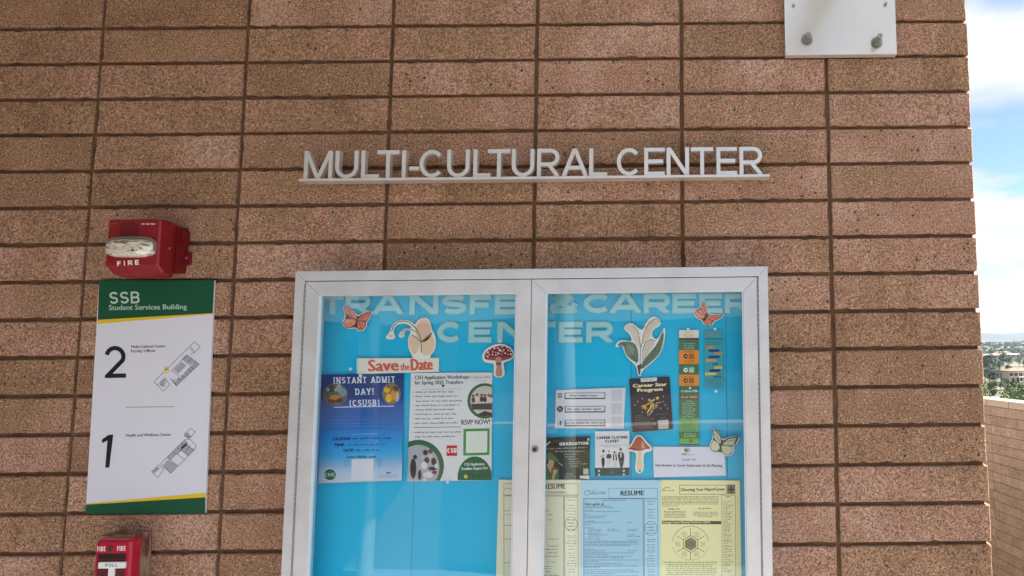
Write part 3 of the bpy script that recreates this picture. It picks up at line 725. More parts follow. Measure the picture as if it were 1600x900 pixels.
# mounting lugs and side screw
mb = MB(); loft(mb, [rrect(fx1 - .004, fx1 + .012, fz0 + .012, fz0 + .047, .003, y) for y in (-.012, -.002)], M_RED2); mb.build('mounting_lug', st)
mb = MB(); loft(mb, [rrect(fx1 - .004, fx1 + .004, fz0 + .060, fz1 - .018, .002, y) for y in (-.030, -.004)], M_RED2); mb.build('mounting_lug', st)
M_SCR = mat((200, 196, 188), .3, metal=.9, name='screw_steel')
mb = MB(); mb.tube((fx1 + .006, -.012, fz0 + .030), (fx1 + .006, -.0145, fz0 + .030), .0032, .003, M_SCR, 12); mb.build('screw', st)
mb = MB(); loft(mb, [rrect(fx0 + .010, fx1 - .006, fz0 - .028, fz1 + .001, .012, -.038), rrect(fx0 + .004, fx1 + .001, fz0 - .026, fz1 + .001, .009, -.060), rrect(fx0 + .002, fx1 + .001, fz0 - .020, fz1 + .001, .007, -.078), rrect(fx0, fx1, fz0 - .003, fz1, .005, -.0945), rrect(fx0 + .0035, fx1 - .0035, fz0 + .001, fz1 - .0035, .004, -.0980)], M_RED)
hs = mb.build('housing', st)
mb = MB(); mb.tube((fx1 + .0005, -.066, fz0 + .048), (fx1 + .0022, -.066, fz0 + .048), .003, .003, M_SCR, 10); mb.build('screw', hs)
# grille: chevron slots inside a circle, their shade painted as flat dark strips
gc = W(201, 365, .098); gr = .0285; M_SLOT = mat((40, 6, 10), .8, name='slot_shade')
mb = MB()
for k in range(-4, 6):
    for sgn in (-1, 1):
        pts_ = []
        for u in [i / 8 for i in range(9)]:
            x = sgn * u * gr; z = k * .0072 + .010 - u * .022
            if x * x + z * z < gr * gr and z > -.019: pts_.append((x, z))
        if len(pts_) > 1:
            for a, b_ in zip(pts_, pts_[1:]):
                mb.face([Vector((gc.x + a[0], -.0983, gc.z + a[1] - .0015)), Vector((gc.x + b_[0], -.0983, gc.z + b_[1] - .0015)), Vector((gc.x + b_[0], -.0983, gc.z + b_[1] + .0015)), Vector((gc.x + a[0], -.0983, gc.z + a[1] + .0015))], M_SLOT)
mb.build('speaker_grille', st)
# strobe lens: clear bulging cover over a creased reflector
M_REFL = bpy.data.materials.new('strobe_reflector'); M_REFL.use_nodes = True
t = M_REFL.node_tree; b = t.nodes['Principled BSDF']; tcn = t.nodes.new('ShaderNodeTexCoord'); mpn = t.nodes.new('ShaderNodeMapping'); mpn.inputs['Scale'].default_value = (26, 30, 110)
n = t.nodes.new('ShaderNodeTexNoise'); n.inputs['Scale'].default_value = 1.2; n.inputs['Detail'].default_value = 5; n.inputs['Distortion'].default_value = 1.4
t.links.new(tcn.outputs['Object'], mpn.inputs[0]); t.links.new(mpn.outputs[0], n.inputs['Vector'])
r_ = ramp(t, n.outputs['Fac'], [(.34, lin((120, 108, 84))), (.42, lin((206, 198, 172))), (.56, lin((242, 238, 224))), (.70, lin((196, 190, 168)))]); t.links.new(r_.outputs[0], b.inputs['Base Color'])
b.inputs['Roughness'].default_value = .22; b.inputs['Metallic'].default_value = .25
bp = t.nodes.new('ShaderNodeBump'); bp.inputs['Strength'].default_value = .6; bp.inputs['Distance'].default_value = .003; t.links.new(n.outputs['Fac'], bp.inputs['Height']); t.links.new(bp.outputs[0], b.inputs['Normal'])
lc0, lc1 = W(167, 391, .104), W(239, 391, .104); lz = (lc0.z + lc1.z) / 2; lh = (W(200, 378, .1).z - W(200, 405, .1).z) / 2
def lens_loop(s, y, n=28, dz=0):
    cx = (lc0.x + lc1.x) / 2; rx = (lc1.x - lc0.x) / 2
    return [Vector((cx + rx * s * math.copysign(abs(math.cos(a)) ** .5, math.cos(a)), y, lz + dz + lh * s * math.copysign(abs(math.sin(a)) ** .62, math.sin(a)))) for a in [2 * math.pi * i / n for i in range(n)]]
mb = MB(); loft(mb, [lens_loop(1.04, -.0975), lens_loop(1.0, -.108), lens_loop(.9, -.116), lens_loop(.62, -.120)], M_REFL, smooth=True); le = mb.build('strobe_lens', st)
mb = MB(); loft(mb, [[Vector((v.x, v.y, v.z + .0045)) for v in lens_loop(1.08, -.0972)], [Vector((v.x, v.y, v.z + .0065)) for v in lens_loop(1.06, -.1050)]], mat((126, 112, 98), .5, name='lens_rim')); mb.build('lens_rim', st)
mb = MB(); c_ = W(207, 394, .12); mb.tube((c_.x, -.1195, c_.z), (c_.x, -.1215, c_.z), .0032, .003, mat((70, 60, 44), .5, name='flash_tube'), 10); mb.build('flash_tube', le)
class Fake:  # lettering on a plane at a given depth, without a sheet of its own
    pass
def overlay(parent, d):
    f = Flat.__new__(Flat); f.d = d; f.tilt = 0; f.y0 = f.y1 = 0; f.o = parent; f.parts = {}; return f
f = overlay(st, .0983)
f.caps('F I R E', 183, 419, 217, 416.5, 7.4, (235, 228, 220), .22, gap=.02)
f.greek(172, 186, 352.8, .9, (190, 120, 120)); f.greek(221, 242, 353, 2.0, (235, 215, 215), fill=1)
f.done()

# --- manual pull station
q0, q1 = W(149, 849, .088), W(202, 849, .088)
cx0, cx1, cz1 = q0.x, q1.x, q0.z
bx = W(239, 831, 0)
ps = empty('fire_alarm_pull_station', ((cx0 + cx1) / 2, 0, cz1 - .2), 'red pull station with white PULL bar on a weathered box under the directory sign', 'fire alarm')
M_BOXOLD = bpy.data.materials.new('weathered_box'); M_BOXOLD.use_nodes = True
t = M_BOXOLD.node_tree; b = t.nodes['Principled BSDF']; g = t.nodes.new('ShaderNodeNewGeometry'); mpn = t.nodes.new('ShaderNodeMapping'); mpn.inputs['Scale'].default_value = (40, 40, 13)
n = t.nodes.new('ShaderNodeTexNoise'); n.inputs['Scale'].default_value = 1; n.inputs['Detail'].default_value = 6; n.inputs['Distortion'].default_value = .8; t.links.new(g.outputs['Position'], mpn.inputs[0]); t.links.new(mpn.outputs[0], n.inputs['Vector'])
r_ = ramp(t, n.outputs['Fac'], [(.36, lin((96, 34, 30))), (.44, lin((118, 78, 58))), (.54, lin((146, 122, 104))), (.66, lin((166, 140, 100)))]); t.links.new(r_.outputs[0], b.inputs['Base Color']); b.inputs['Roughness'].default_value = .75
mb = MB(); mb.bbox(bx.x - .094, bx.x, -.058, -.001, cz1 - .20, bx.z, M_BOXOLD, .002); mb.build('back_box', ps)
M_RED3 = mat((176, 16, 48), .3, coat=.3, name='pull_station_red')
mb = MB(); H_ = .19
loops = [rrect(cx0 - .004, cx1 + .005, cz1 - H_, cz1 + .004, .006, -.0595), rrect(cx0 - .004, cx1 + .005, cz1 - H_, cz1 + .004, .008, -.074), rrect(cx0 - .001, cx1 + .004, cz1 - H_, cz1 + .001, .011, -.083), rrect(cx0 + .003, cx1, cz1 - H_, cz1 - .003, .010, -.088)]
loft(mb, loops, M_RED3); mb.build('cover', ps)
# recess with the bar in it; a dark strip paints the shade inside
r0, r1 = W(152.5, 868.5, .0885), W(196, 868.5, .0885)
mb = MB(); mb.box(r0.x, r1.x, -.0884, -.0870, r0.z - .075, r0.z, mat((86, 8, 22), .6, name='recess_red')); rc = mb.build('recess', ps)
mb = MB(); mb.box(r0.x, r1.x, -.0886, -.0883, r0.z - .012, r0.z, mat((24, 8, 10), .7, name='recess_shade')); mb.build('recess_shade_strip', ps)
M_WP = mat((228, 232, 228), .4, name='white_plastic')
b0, b1 = W(153.5, 881.5, .093), W(194.5, 890.8, .093)
mb = MB(); mb.bbox(b0.x, b1.x, -.0945, -.0880, b1.z, b0.z, M_WP, .0012)
s0 = W(169, 890, .093); s1 = W(178, 890, .093); mb.bbox(s0.x, s1.x, -.0940, -.0885, s0.z - .07, s0.z + .0005, M_WP, .001); hd = mb.build('pull_handle', ps)
f = overlay(ps, .0892); f.caps('FIRE', 151.5, 864.6, 164.5, 864.2, 7.6, (238, 216, 222), .17, gap=.16); f.sfx = 'b'; f.caps('FIRE', 182.5, 863.8, 196, 863.4, 7.6, (238, 216, 222), .17, gap=.16); f.done()
f = overlay(hd, .0948); f.caps('PULL', 164, 888.6, 183, 888.4, 4.6, (96, 110, 108), .2, gap=.3); f.done()
lk = W(171.5, 861, .089); mb = MB(); mb.tube((lk.x, -.0875, lk.z), (lk.x, -.0905, lk.z), .0075, .0068, mat((120, 104, 96), .35, metal=.8, name='lock_steel'), 16); lo = mb.build('lock', ps)
mb = MB(); mb.box(lk.x - .0010, lk.x + .0016, -.0909, -.0904, lk.z - .0035, lk.z + .0035, M_DARKGAP); mb.build('keyhole', lo)

# --- building directory sign
M_PANEL = mat((216, 218, 226), .38, noise=.03, nscale=3, name='sign_white')
sg = Flat('directory_sign', 'tall white SSB directory sign with green ends, yellow stripes and floor plans', 'sign', [(154.5, 441), (334.5, 441), (320, 805), (133, 806)], None, .006, thick=.005, matl=M_PANEL)
GR = (2, 78, 50); YE = (222, 186, 28)
sg.poly([(154.5, 441), (334.5, 441), (332, 492.5), (152.3, 503)], GR, 'header'); sg.poly([(152.3, 503), (332, 492.5), (331.9, 494), (152, 509.5)], YE, 'stripe')
sg.sfx = 'b'
sg.poly([(134.2, 790), (320.7, 773), (320.4, 780), (134.1, 791.5)], YE, 'stripe'); sg.poly([(134.1, 791.5), (320.4, 780), (320, 805), (133, 806)], GR, 'footer')
sg.sfx = ''
sg.caps('SSB', 171, 478, 218, 477, 18.5, (186, 208, 192), .15, gap=.16)
sg.text('Student Services Building', 170, 487.8, 291.5, 486, 7.4, (176, 200, 184), bold=.45)
sg.caps('2', 163.5, 594, 196.5, 593.4, 50, (22, 24, 30), .135, 'numeral'); sg.sfx = 'b'
sg.poly([(168.2, 683), (176.6, 682), (170.3, 733.6), (163.9, 733.8)], (22, 24, 30), 'numeral', 2)
sg.poly([(158.5, 690.2), (168.6, 682.9), (176.6, 682.0), (176.3, 684.6), (169.2, 690.6), (159.6, 695.6)], (22, 24, 30), 'numeral', 2.3)
sg.sfx = ''
for c_, l_ in ((('Multi-Cultural Center', 205, 547, 258, 545.8, 4.0)), None), (('Faculty Offices', 204.5, 553.8, 242, 553.0, 4.0), None), (('Health and Wellness Center', 196.5, 685.5, 266.5, 684, 4.2), None):
    sg.text(*c_, (40, 42, 50), 'small_lettering', bold=.25)
sg.line([(196, 639.5), (272, 638.5)], .9, (110, 112, 120), 'divider')
LG = (84, 88, 98); FG = (160, 164, 172)
def zz(x, y): return (230 + x / 3.91, 530 + y / 3.91)
def plan(lines, fills):
    for p in fills: sg.poly([zz(*q) for q in p], FG, 'floor_plan', 1)
    for p in lines: sg.line([zz(*q) for q in p], .75, LG, 'floor_plan', 2)
plan([[(40, 272), (288, 28), (322, 60), (285, 92), (262, 108)], [(40, 272), (98, 330), (136, 288), (100, 245)], [(62, 292), (100, 255), (122, 272)], [(258, 70), (290, 98)], [(240, 108), (316, 165), (176, 298), (140, 252)], [(148, 205), (240, 110)], [(148, 205), (190, 232)], [(210, 130), (266, 180), (240, 205)], [(240, 108), (215, 132)], [(268, 128), (240, 158)], [(190, 232), (188, 258), (162, 262)], [(292, 146), (276, 170)], [(284, 196), (262, 176)], [(266, 212), (246, 192)], [(246, 230), (226, 210)], [(226, 250), (206, 230)], [(206, 268), (186, 250)], [(262, 60), (284, 80)], [(75, 285), (110, 300)]],
     [[(160, 200), (208, 150), (238, 172), (190, 222)], [(215, 132), (240, 110), (290, 146), (266, 170)], [(266, 180), (292, 146), (316, 165), (180, 296), (162, 280)], [(78, 276), (100, 256), (112, 280), (92, 306), (76, 294)], [(140, 252), (162, 262), (178, 296), (160, 280)]])
sg.sfx = 'b'
plan([[(262, 556), (292, 578), (252, 620), (222, 598), (262, 556)], [(230, 606), (272, 610)], [(245, 580), (262, 610)], [(228, 626), (258, 622), (296, 660), (286, 688)], [(228, 626), (80, 772)], [(286, 688), (142, 832), (98, 790)], [(206, 690), (182, 715), (230, 752)], [(80, 772), (108, 800)], [(24, 822), (70, 778), (98, 806), (62, 858), (24, 822)], [(48, 818), (74, 800)], [(120, 735), (150, 760), (185, 785)], [(205, 650), (290, 688)], [(180, 672), (206, 694)], [(150, 700), (180, 716)], [(236, 640), (206, 690)], [(262, 660), (232, 700)], [(248, 725), (206, 690)]],
     [[(228, 628), (250, 648), (140, 752), (118, 736)], [(206, 668), (240, 650), (284, 690), (248, 724), (206, 690)], [(98, 776), (124, 748), (184, 784), (142, 830), (98, 792)], [(26, 822), (60, 790), (74, 800), (44, 832)], [(224, 598), (240, 582), (262, 608), (252, 618)]])
sg.sfx = ''
c_ = zz(116, 200); sg.disc(c_[0], c_[1], 4.2, 5, (190, 186, 60), 'marker', 3); sg.disc(c_[0], c_[1], 3.0, 3.7, (232, 226, 120), 'marker', 4); sg.disc(c_[0] + .2, c_[1] - .8, 1.7, 1.5, (40, 40, 30), 'marker', 5)
sg.done()

# ================================================================== GLAZED NOTICE CASE
FD = .086                                   # how far the frame stands off the wall
def mean(*v): return sum(v) / len(v)
CX0 = mean(W(459, 425, FD).x, W(440, 900, FD).x); CX1 = mean(W(1199, 420, FD).x, W(1207, 900, FD).x)
CZ1 = mean(W(459, 425.5, FD).z, W(1199, 420, FD).z); CZ0 = CZ1 - 1.19
fwid = .0275; dw = .0375
case = empty('notice_case', ((CX0 + CX1) / 2, 0, CZ0), 'wide aluminium notice case with two glazed doors and bright blue backing', 'notice case')
def mitred(mb, X0, X1, Z0_, Z1, w, yf, yb, side, bev=.0012):
    o = {'t': [(X0, Z1), (X1, Z1), (X1 - w, Z1 - w), (X0 + w, Z1 - w)], 'b': [(X0, Z0_), (X0 + w, Z0_ + w), (X1 - w, Z0_ + w), (X1, Z0_)],
         'l': [(X0, Z0_), (X0, Z1), (X0 + w, Z1 - w), (X0 + w, Z0_ + w)], 'r': [(X1, Z0_), (X1 - w, Z0_ + w), (X1 - w, Z1 - w), (X1, Z1)]}[side]
    c = Vector((sum(p[0] for p in o) / 4, sum(p[1] for p in o) / 4)); g_ = .0003
    def ins(p, k):
        v = Vector(p); d = c - v
        return Vector((v.x + math.copysign(min(k, abs(d.x)), d.x), v.y + math.copysign(min(k, abs(d.y)), d.y)))
    # shrink along the mitre a hair so the joint reads
    if side in 'tb': o = [(x + (g_ if x < c.x else -g_), z) for x, z in o]
    else: o = [(x, z + (g_ if z < c.y else -g_)) for x, z in o]
    A = [Vector((ins(p, bev).x, yf, ins(p, bev).y)) for p in o]; B = [Vector((p[0], yf + bev, p[1])) for p in o]; C = [Vector((p[0], yb, p[1])) for p in o]
    loft(mb, [A, B, C], M_ALU_H if side in 'tb' else M_ALU_V)
mb = MB(); mb.box(CX0 + .004, CX1 - .004, -.016, -.001, CZ0 + .004, CZ1 - .004, mat((96, 84, 66), .9, name='pin_board')); mb.build('back_board', case)
for s in 'tblr':
    mb = MB(); mitred(mb, CX0, CX1, CZ0, CZ1, fwid - .002, -FD, -.002, s); mb.build('frame_rail' if s in 'tb' else 'frame_stile', case)
XM = mean(W(829.5, 440, FD).x, W(822, 900, FD).x)
for s, (a, b_) in enumerate(((CX0 + fwid, XM - .0008), (XM + .0008, CX1 - fwid))):
    z1, z0 = CZ1 - fwid, CZ0 + fwid
    dr = empty('door', (a, -FD, z0)); dr.parent = case; dr.location = wmat(case).inverted() @ Vector((a, -FD, z0)); bpy.context.view_layer.update()
    for q in 'tblr':
        mb = MB(); mitred(mb, a, b_, z0, z1, dw, -FD + .0012, -.062, q); mb.build('door_rail' if q in 'tb' else 'door_stile', dr)
    # bowed glass pane
    ga, gb, g0, g1 = a + dw - .004, b_ - dw + .004, z0 + dw - .004, z1 - dw + .004
    mb = MB(); N_ = 16
    vs = [(ga + (gb - ga) * i / N_, -.074 - .0011 * math.sin(math.pi * i / N_) * math.sin(math.pi * j / N_) - .0004 * math.sin(5.1 * i / N_ + s) * math.sin(4.3 * j / N_), g0 + (g1 - g0) * j / N_) for j in range(N_ + 1) for i in range(N_ + 1)]
    mb.add(vs, [(j * (N_ + 1) + i, j * (N_ + 1) + i + 1, (j + 1) * (N_ + 1) + i + 1, (j + 1) * (N_ + 1) + i) for j in range(N_) for i in range(N_)], M_GLASS, True); mb.build('glass_pane', dr, recalc=False)
    mb = MB(); mg_ = mat((196, 214, 224), .4, name='glazing_bead'); k = .003
    for x in (ga + .004, gb - .004 - k): mb.box(x, x + k, -.0825, -.0760, g0, g1, mg_)
    mb.build('glazing_bead', dr)
    hx = a - .0008 if s == 0 else b_ + .0008
    mb = MB(); z = z0 + .005; M_HG = mat((150, 150, 148), .4, metal=.8, name='hinge_steel')
    while z < z1 - .012:
        mb.tube((hx, -FD + .0004, z), (hx, -FD + .0004, z + .0105), .0023, .0023, M_HG, 8); z += .0125
    mb.build('hinge', dr)
    if s == 1:
        l_ = W(835, 705, FD); mb = MB(); mb.tube((l_.x, -FD + .002, l_.z), (l_.x, -FD - .0035, l_.z), .0088, .0080, mat((150, 146, 140), .3, metal=.9, name='lock_chrome'), 20); lo = mb.build('lock', dr)
        mb = MB(); mb.tube((l_.x, -FD - .0034, l_.z), (l_.x, -FD - .0040, l_.z), .0045, .0045, mat((60, 56, 52), .4, metal=.7, name='lock_core'), 14); mb.box(l_.x - .0008, l_.x + .0008, -FD - .0046, -FD - .0041, l_.z - .0032, l_.z + .0032, M_DARKGAP); mb.build('keyhole', lo)
# blue backing paper in strips
BL = (18, 184, 228); BD = .0175
M_BLUE = mat(BL, .62, spec=.3, noise=.05, nscale=6, name='blue_backing_paper')
ex = [CX0 + .005] + [W(px, 760, BD).x for px in (646, 826, 985, 1136)] + [CX1 - .005]
for k, (a, b_) in enumerate(zip(ex, ex[1:])):
    mb = MB(); d_ = BD + (k % 2) * .0009; mb.box(a + .0007, b_ - .0007, -d_, -.0163, CZ0 + .006, CZ1 - .006, M_BLUE); mb.build('backing_paper', case)
# ================================================================== WHAT HANGS IN THE CASE
PD = BD + .0030
M_PL = mat((136, 198, 206), .6, spec=.3, name='letter_paper'); M_PL2 = mat((158, 212, 218), .6, spec=.3, name='letter_paper_face')
def paper_letter(ch, x0, x1, y0, y1, label, t=.29):
    a, b_ = W(x0, y1, PD), W(x1, y0, PD); cap = b_.z - a.z; mb = MB(); w = (b_.x - a.x) / cap
    for gi, grp in enumerate(glyph_polys(ch, w, t)):
        for q in grp:
            f = [Vector((a.x + p[0] * cap, -PD - .0012 - gi * .0001, a.z + p[1] * cap)) for p in q]
            mb.prism(f, [Vector((v.x, -PD + .0006, v.z)) for v in f], M_PL)
    o = mb.build('paper_letter'); tag(o, label, 'paper letter', 'pale blue paper letters of the headline')
    mb = MB()
    for gi, grp in enumerate(glyph_polys(ch, w, t)):
        inner = [stroke_polys(glyph(ch, w, t)[gi], t * .70)] if gi < len(glyph(ch, w, t)) and ch != '&' else []
        for qs in inner:
            for q in qs:
                q = clip([Vector(p) for p in q], (t * .15, t * .15), (w - t * .15, 1 - t * .15))
                if len(q) > 2: mb.face([Vector((a.x + p[0] * cap, -PD - .0016 - gi * .0001, a.z + p[1] * cap)) for p in q], M_PL2)
    if mb.f: mb.build('paper_face', o)
row1 = [('T', 502, 537, 'first letter T of the upper headline'), ('R', 539, 581, 'letter R of the upper headline behind the left butterfly'), ('A', 581, 631, 'letter A of the upper headline between R and N in the left door'), ('N', 639, 686, 'letter N of the upper headline between A and S'), ('S', 690, 730, 'letter S of the upper headline in the left door'), ('F', 733, 768, 'letter F of the upper headline in the left door'), ('E', 772, 808, 'letter E of the upper headline nearest the middle stiles'), ('R', 812, 853, 'letter R of the upper headline mostly hidden by the stiles'),
        ('&', 859, 904, 'ampersand of the upper headline in the right door'), ('C', 911, 957, 'letter C of the upper headline right of the ampersand'), ('A', 952, 1002, 'letter A of the upper headline after C'), ('R', 1005, 1048, 'letter R of the upper headline between A and E'), ('E', 1050, 1088, 'letter E of the upper headline left of the right butterfly'), ('E', 1092, 1129, 'letter E of the upper headline right of the right butterfly'), ('R', 1132, 1174, 'last letter R of the upper headline cut off by the right stile')]
for ch, a, b_, l in row1: paper_letter(ch, a, b_, 462.5 if a < 850 else 461, 495 if a < 850 else 493, 'pale paper ' + l)
row2 = [('C', 682, 725, 'letter C beginning the lower headline'), ('E', 731, 769, 'first letter E of the lower headline in the left door'), ('N', 776, 824, 'letter N of the lower headline partly behind the stiles'), ('T', 828, 868, 'letter T of the lower headline partly behind the stiles'), ('E', 872, 911, 'letter E of the lower headline in the right door'), ('R', 915, 959, 'last letter R of the lower headline beside the lily')]
for ch, a, b_, l in row2: paper_letter(ch, a, b_, 505, 539, 'pale paper ' + l)

def cutout(name, label, cat, outline, group=None, d=.0042, fill=None):
    f = Flat(name, label, cat, outline, (232, 230, 224), BD + d + .003, group, thick=.0008, tilt=0)
    if fill: f.poly(inset(outline, 1.3), fill, 'underprint', .4)
    return f
def inset(pl, k):
    """shrink an outline by k px along its normals"""
    P = [Vector(p) for p in pl]; n = len(P); ar = sum(P[i - 1].x * P[i].y - P[i].x * P[i - 1].y for i in range(n)); sg_ = 1 if ar > 0 else -1; out = []
    for i in range(n):
        a = (P[i] - P[i - 1]).normalized(); b_ = (P[(i + 1) % n] - P[i]).normalized(); m = Vector((-a.y - b_.y, a.x + b_.x))
        if m.length < 1e-4: m = Vector((-a.y, a.x))
        m.normalize(); kk = min(1 / max(m.dot(Vector((-a.y, a.x))), .4), 1.8); out.append(tuple(P[i] + m * k * kk * sg_))
    return out
def tr(pts, ox, oy, s): return [(ox + x / s, oy + y / s) for x, y in pts]
def smooth(pl, it=2, closed=True):
    for _ in range(it):
        o = []
        for i in range(len(pl)):
            a, b_ = Vector(pl[i]), Vector(pl[(i + 1) % len(pl)]); o += [tuple(a.lerp(b_, .25)), tuple(a.lerp(b_, .75))]
        pl = o
    return pl
# --- orange butterfly, left door
Z = lambda p: tr(p, 400, 450, 4)
ol = smooth(Z([(546, 118), (572, 122), (610, 158), (634, 188), (662, 166), (720, 150), (723, 172), (704, 212), (690, 232), (690, 256), (668, 280), (638, 283), (620, 262), (592, 268), (560, 264), (534, 236), (548, 204), (556, 180), (544, 148)]), 1)
f = cutout('paper_butterfly', 'cut-out orange butterfly at the upper left over the headline letter R', 'butterfly cut-out', ol, 'butterfly cut-outs', fill=(92, 46, 42))
OR, VN = (222, 128, 104), (74, 40, 38)
f.poly(Z([(552, 126), (576, 134), (608, 166), (630, 200), (620, 204), (596, 200), (560, 172)]), OR, 'wing'); f.poly(Z([(640, 200), (668, 176), (714, 160), (706, 190), (690, 216), (650, 222), (636, 214)]), OR, 'wing')
f.poly(Z([(556, 206), (596, 204), (620, 208), (616, 240), (588, 260), (560, 254), (544, 236)]), (226, 140, 116), 'wing'); f.poly(Z([(634, 220), (684, 224), (682, 254), (660, 272), (640, 270), (628, 250)]), (214, 122, 104), 'wing')
for l in ([(550, 124), (578, 132), (612, 168), (634, 206)], [(550, 124), (556, 170), (620, 206)], [(636, 206), (668, 174), (716, 158), (700, 208)], [(640, 214), (690, 220)], [(618, 206), (556, 206), (543, 236), (562, 258), (590, 262)], [(618, 208), (580, 240)], [(634, 218), (660, 272)], [(683, 226), (684, 254), (660, 275), (640, 272)], [(572, 140), (600, 192)], [(700, 170), (650, 206)]): f.line(Z(l), .8, VN, 'wing_vein', 2)
f.line(Z([(634, 194), (628, 250)]), 2.0, (44, 30, 30), 'body', 3); f.done()
# --- orange butterfly, right door
Z = lambda p: tr(p, 800, 450, 4)
ol = smooth(Z([(1192, 84), (1208, 92), (1220, 140), (1226, 172), (1262, 176), (1318, 176), (1322, 188), (1290, 212), (1260, 222), (1256, 242), (1222, 250), (1192, 236), (1188, 214), (1160, 206), (1140, 186), (1136, 160), (1152, 142), (1176, 130)]), 1)
f = cutout('paper_butterfly', 'cut-out orange butterfly at the upper right between two headline letters', 'butterfly cut-out', ol, 'butterfly cut-outs', fill=(92, 46, 42))
f.poly(Z([(1194, 96), (1206, 104), (1216, 160), (1206, 180), (1190, 160), (1178, 140)]), OR, 'wing'); f.poly(Z([(1226, 184), (1262, 182), (1312, 182), (1284, 206), (1250, 214), (1222, 198)]), OR, 'wing')
f.poly(Z([(1150, 156), (1180, 146), (1206, 184), (1192, 206), (1160, 198), (1146, 180)]), (228, 140, 116), 'wing'); f.poly(Z([(1204, 206), (1220, 200), (1252, 218), (1246, 238), (1222, 244), (1198, 232)]), (220, 128, 106), 'wing')
for l in ([(1194, 94), (1178, 138), (1208, 186)], [(1206, 102), (1220, 172)], [(1224, 182), (1314, 180), (1284, 208), (1250, 216)], [(1150, 154), (1206, 186)], [(1146, 180), (1162, 200), (1194, 206)], [(1250, 218), (1246, 240), (1222, 246), (1198, 232)], [(1196, 110), (1202, 160)], [(1240, 190), (1290, 194)]): f.line(Z(l), .8, VN, 'wing_vein', 2)
f.line(Z([(1214, 172), (1204, 214)]), 1.9, (44, 30, 30), 'body', 3); f.done()
# --- pale green butterfly
Z = lambda p: tr(p, 800, 675, 4)
ol = smooth(Z([(1248, -8), (1270, -6), (1300, 30), (1312, 62), (1340, 46), (1410, 36), (1420, 50), (1394, 96), (1380, 100), (1388, 136), (1352, 164), (1316, 158), (1300, 140), (1262, 142), (1236, 128), (1228, 98), (1244, 66), (1252, 40)]), 1)
f = cutout('paper_butterfly', 'cut-out pale green butterfly with dark wing edges at the lower right of the right door', 'butterfly cut-out', ol, 'butterfly cut-outs', d=.0075, fill=(70, 76, 62))
PG = (196, 200, 172)
f.poly(Z([(1254, 0), (1268, 2), (1296, 36), (1304, 78), (1286, 84), (1262, 50)]), PG, 'wing'); f.poly(Z([(1318, 76), (1346, 54), (1406, 46), (1384, 92), (1340, 96), (1318, 92)]), (184, 190, 160), 'wing')
f.poly(Z([(1256, 60), (1288, 84), (1296, 112), (1276, 132), (1246, 124), (1238, 100)]), (208, 208, 184), 'wing'); f.poly(Z([(1304, 96), (1340, 98), (1376, 104), (1376, 134), (1346, 154), (1314, 146)]), (190, 196, 168), 'wing')
for l, w_l in (([(1252, -2), (1270, 0), (1300, 38), (1306, 78)], 1.5), ([(1252, -2), (1256, 34)], 1.3), ([(1318, 76), (1346, 52), (1410, 42), (1386, 92)], 1.8), ([(1386, 92), (1404, 50)], 2.2), ([(1260, 62), (1300, 92)], .7), ([(1320, 94), (1380, 96)], .7), ([(1268, 20), (1296, 74)], .7), ([(1340, 70), (1390, 60)], .7)): f.line(Z(l), w_l, (50, 56, 48), 'wing_vein', 2)
f.line(Z([(1306, 80), (1300, 116)]), 1.6, (60, 54, 40), 'body', 3); f.done()
# --- red spotted mushroom
Z = lambda p: tr(p, 740, 530, 12.86)
ol = smooth(Z([(170, 330), (260, 220), (400, 150), (540, 125), (680, 165), (785, 250), (805, 350), (770, 450), (640, 490), (590, 520), (610, 640), (620, 750), (560, 810), (450, 805), (390, 760), (400, 640), (400, 520), (250, 515), (170, 460)]), 1)
f = cutout('paper_mushroom', 'cut-out red mushroom with white spots left of the middle stile', 'mushroom cut-out', ol, 'mushroom cut-outs')
f.poly(smooth(Z([(205, 400), (220, 310), (330, 220), (480, 170), (600, 165), (720, 220), (785, 310), (780, 400), (640, 430), (560, 480), (430, 470), (230, 450)]), 1), (128, 36, 40), 'cap')
f.poly(Z([(230, 400), (420, 400), (430, 465), (240, 450)]), (150, 84, 74), 'cap', 2); f.poly(Z([(560, 400), (770, 380), (740, 425), (580, 470)]), (138, 78, 84), 'cap', 2)
f.poly(smooth(Z([(450, 400), (520, 380), (565, 440), (545, 560), (575, 700), (560, 785), (440, 785), (435, 700), (460, 560), (425, 450)]), 1), (190, 136, 118), 'stem', 3); f.poly(Z([(440, 510), (545, 510), (540, 560), (450, 560)]), (120, 84, 70), 'stem', 4)
rs = random.Random(4)
for x, y, r in ((280, 300, 26), (330, 235, 18), (410, 220, 24), (485, 215, 20), (525, 260, 30), (600, 255, 17), (660, 210, 14), (690, 260, 18), (740, 280, 16), (745, 340, 24), (630, 320, 20), (575, 290, 14), (490, 325, 24), (440, 305, 14), (380, 290, 16), (375, 345, 18), (310, 350, 16), (275, 385, 20), (245, 345, 12), (215, 385, 12), (440, 360, 16), (560, 345, 14), (690, 345, 14), (570, 185, 18)):
    c_ = Z([(x, y)])[0]; f.disc(c_[0], c_[1], r / 12.86, r / 12.86 * .9, (236, 206, 198), 'spots', 3, 9)
for k in range(26):
    c_ = Z([(rs.uniform(240, 760), rs.uniform(220, 400))])[0]; f.disc(c_[0], c_[1], .9, .8, (64, 18, 26), 'spots', 2, 7)
f.done()
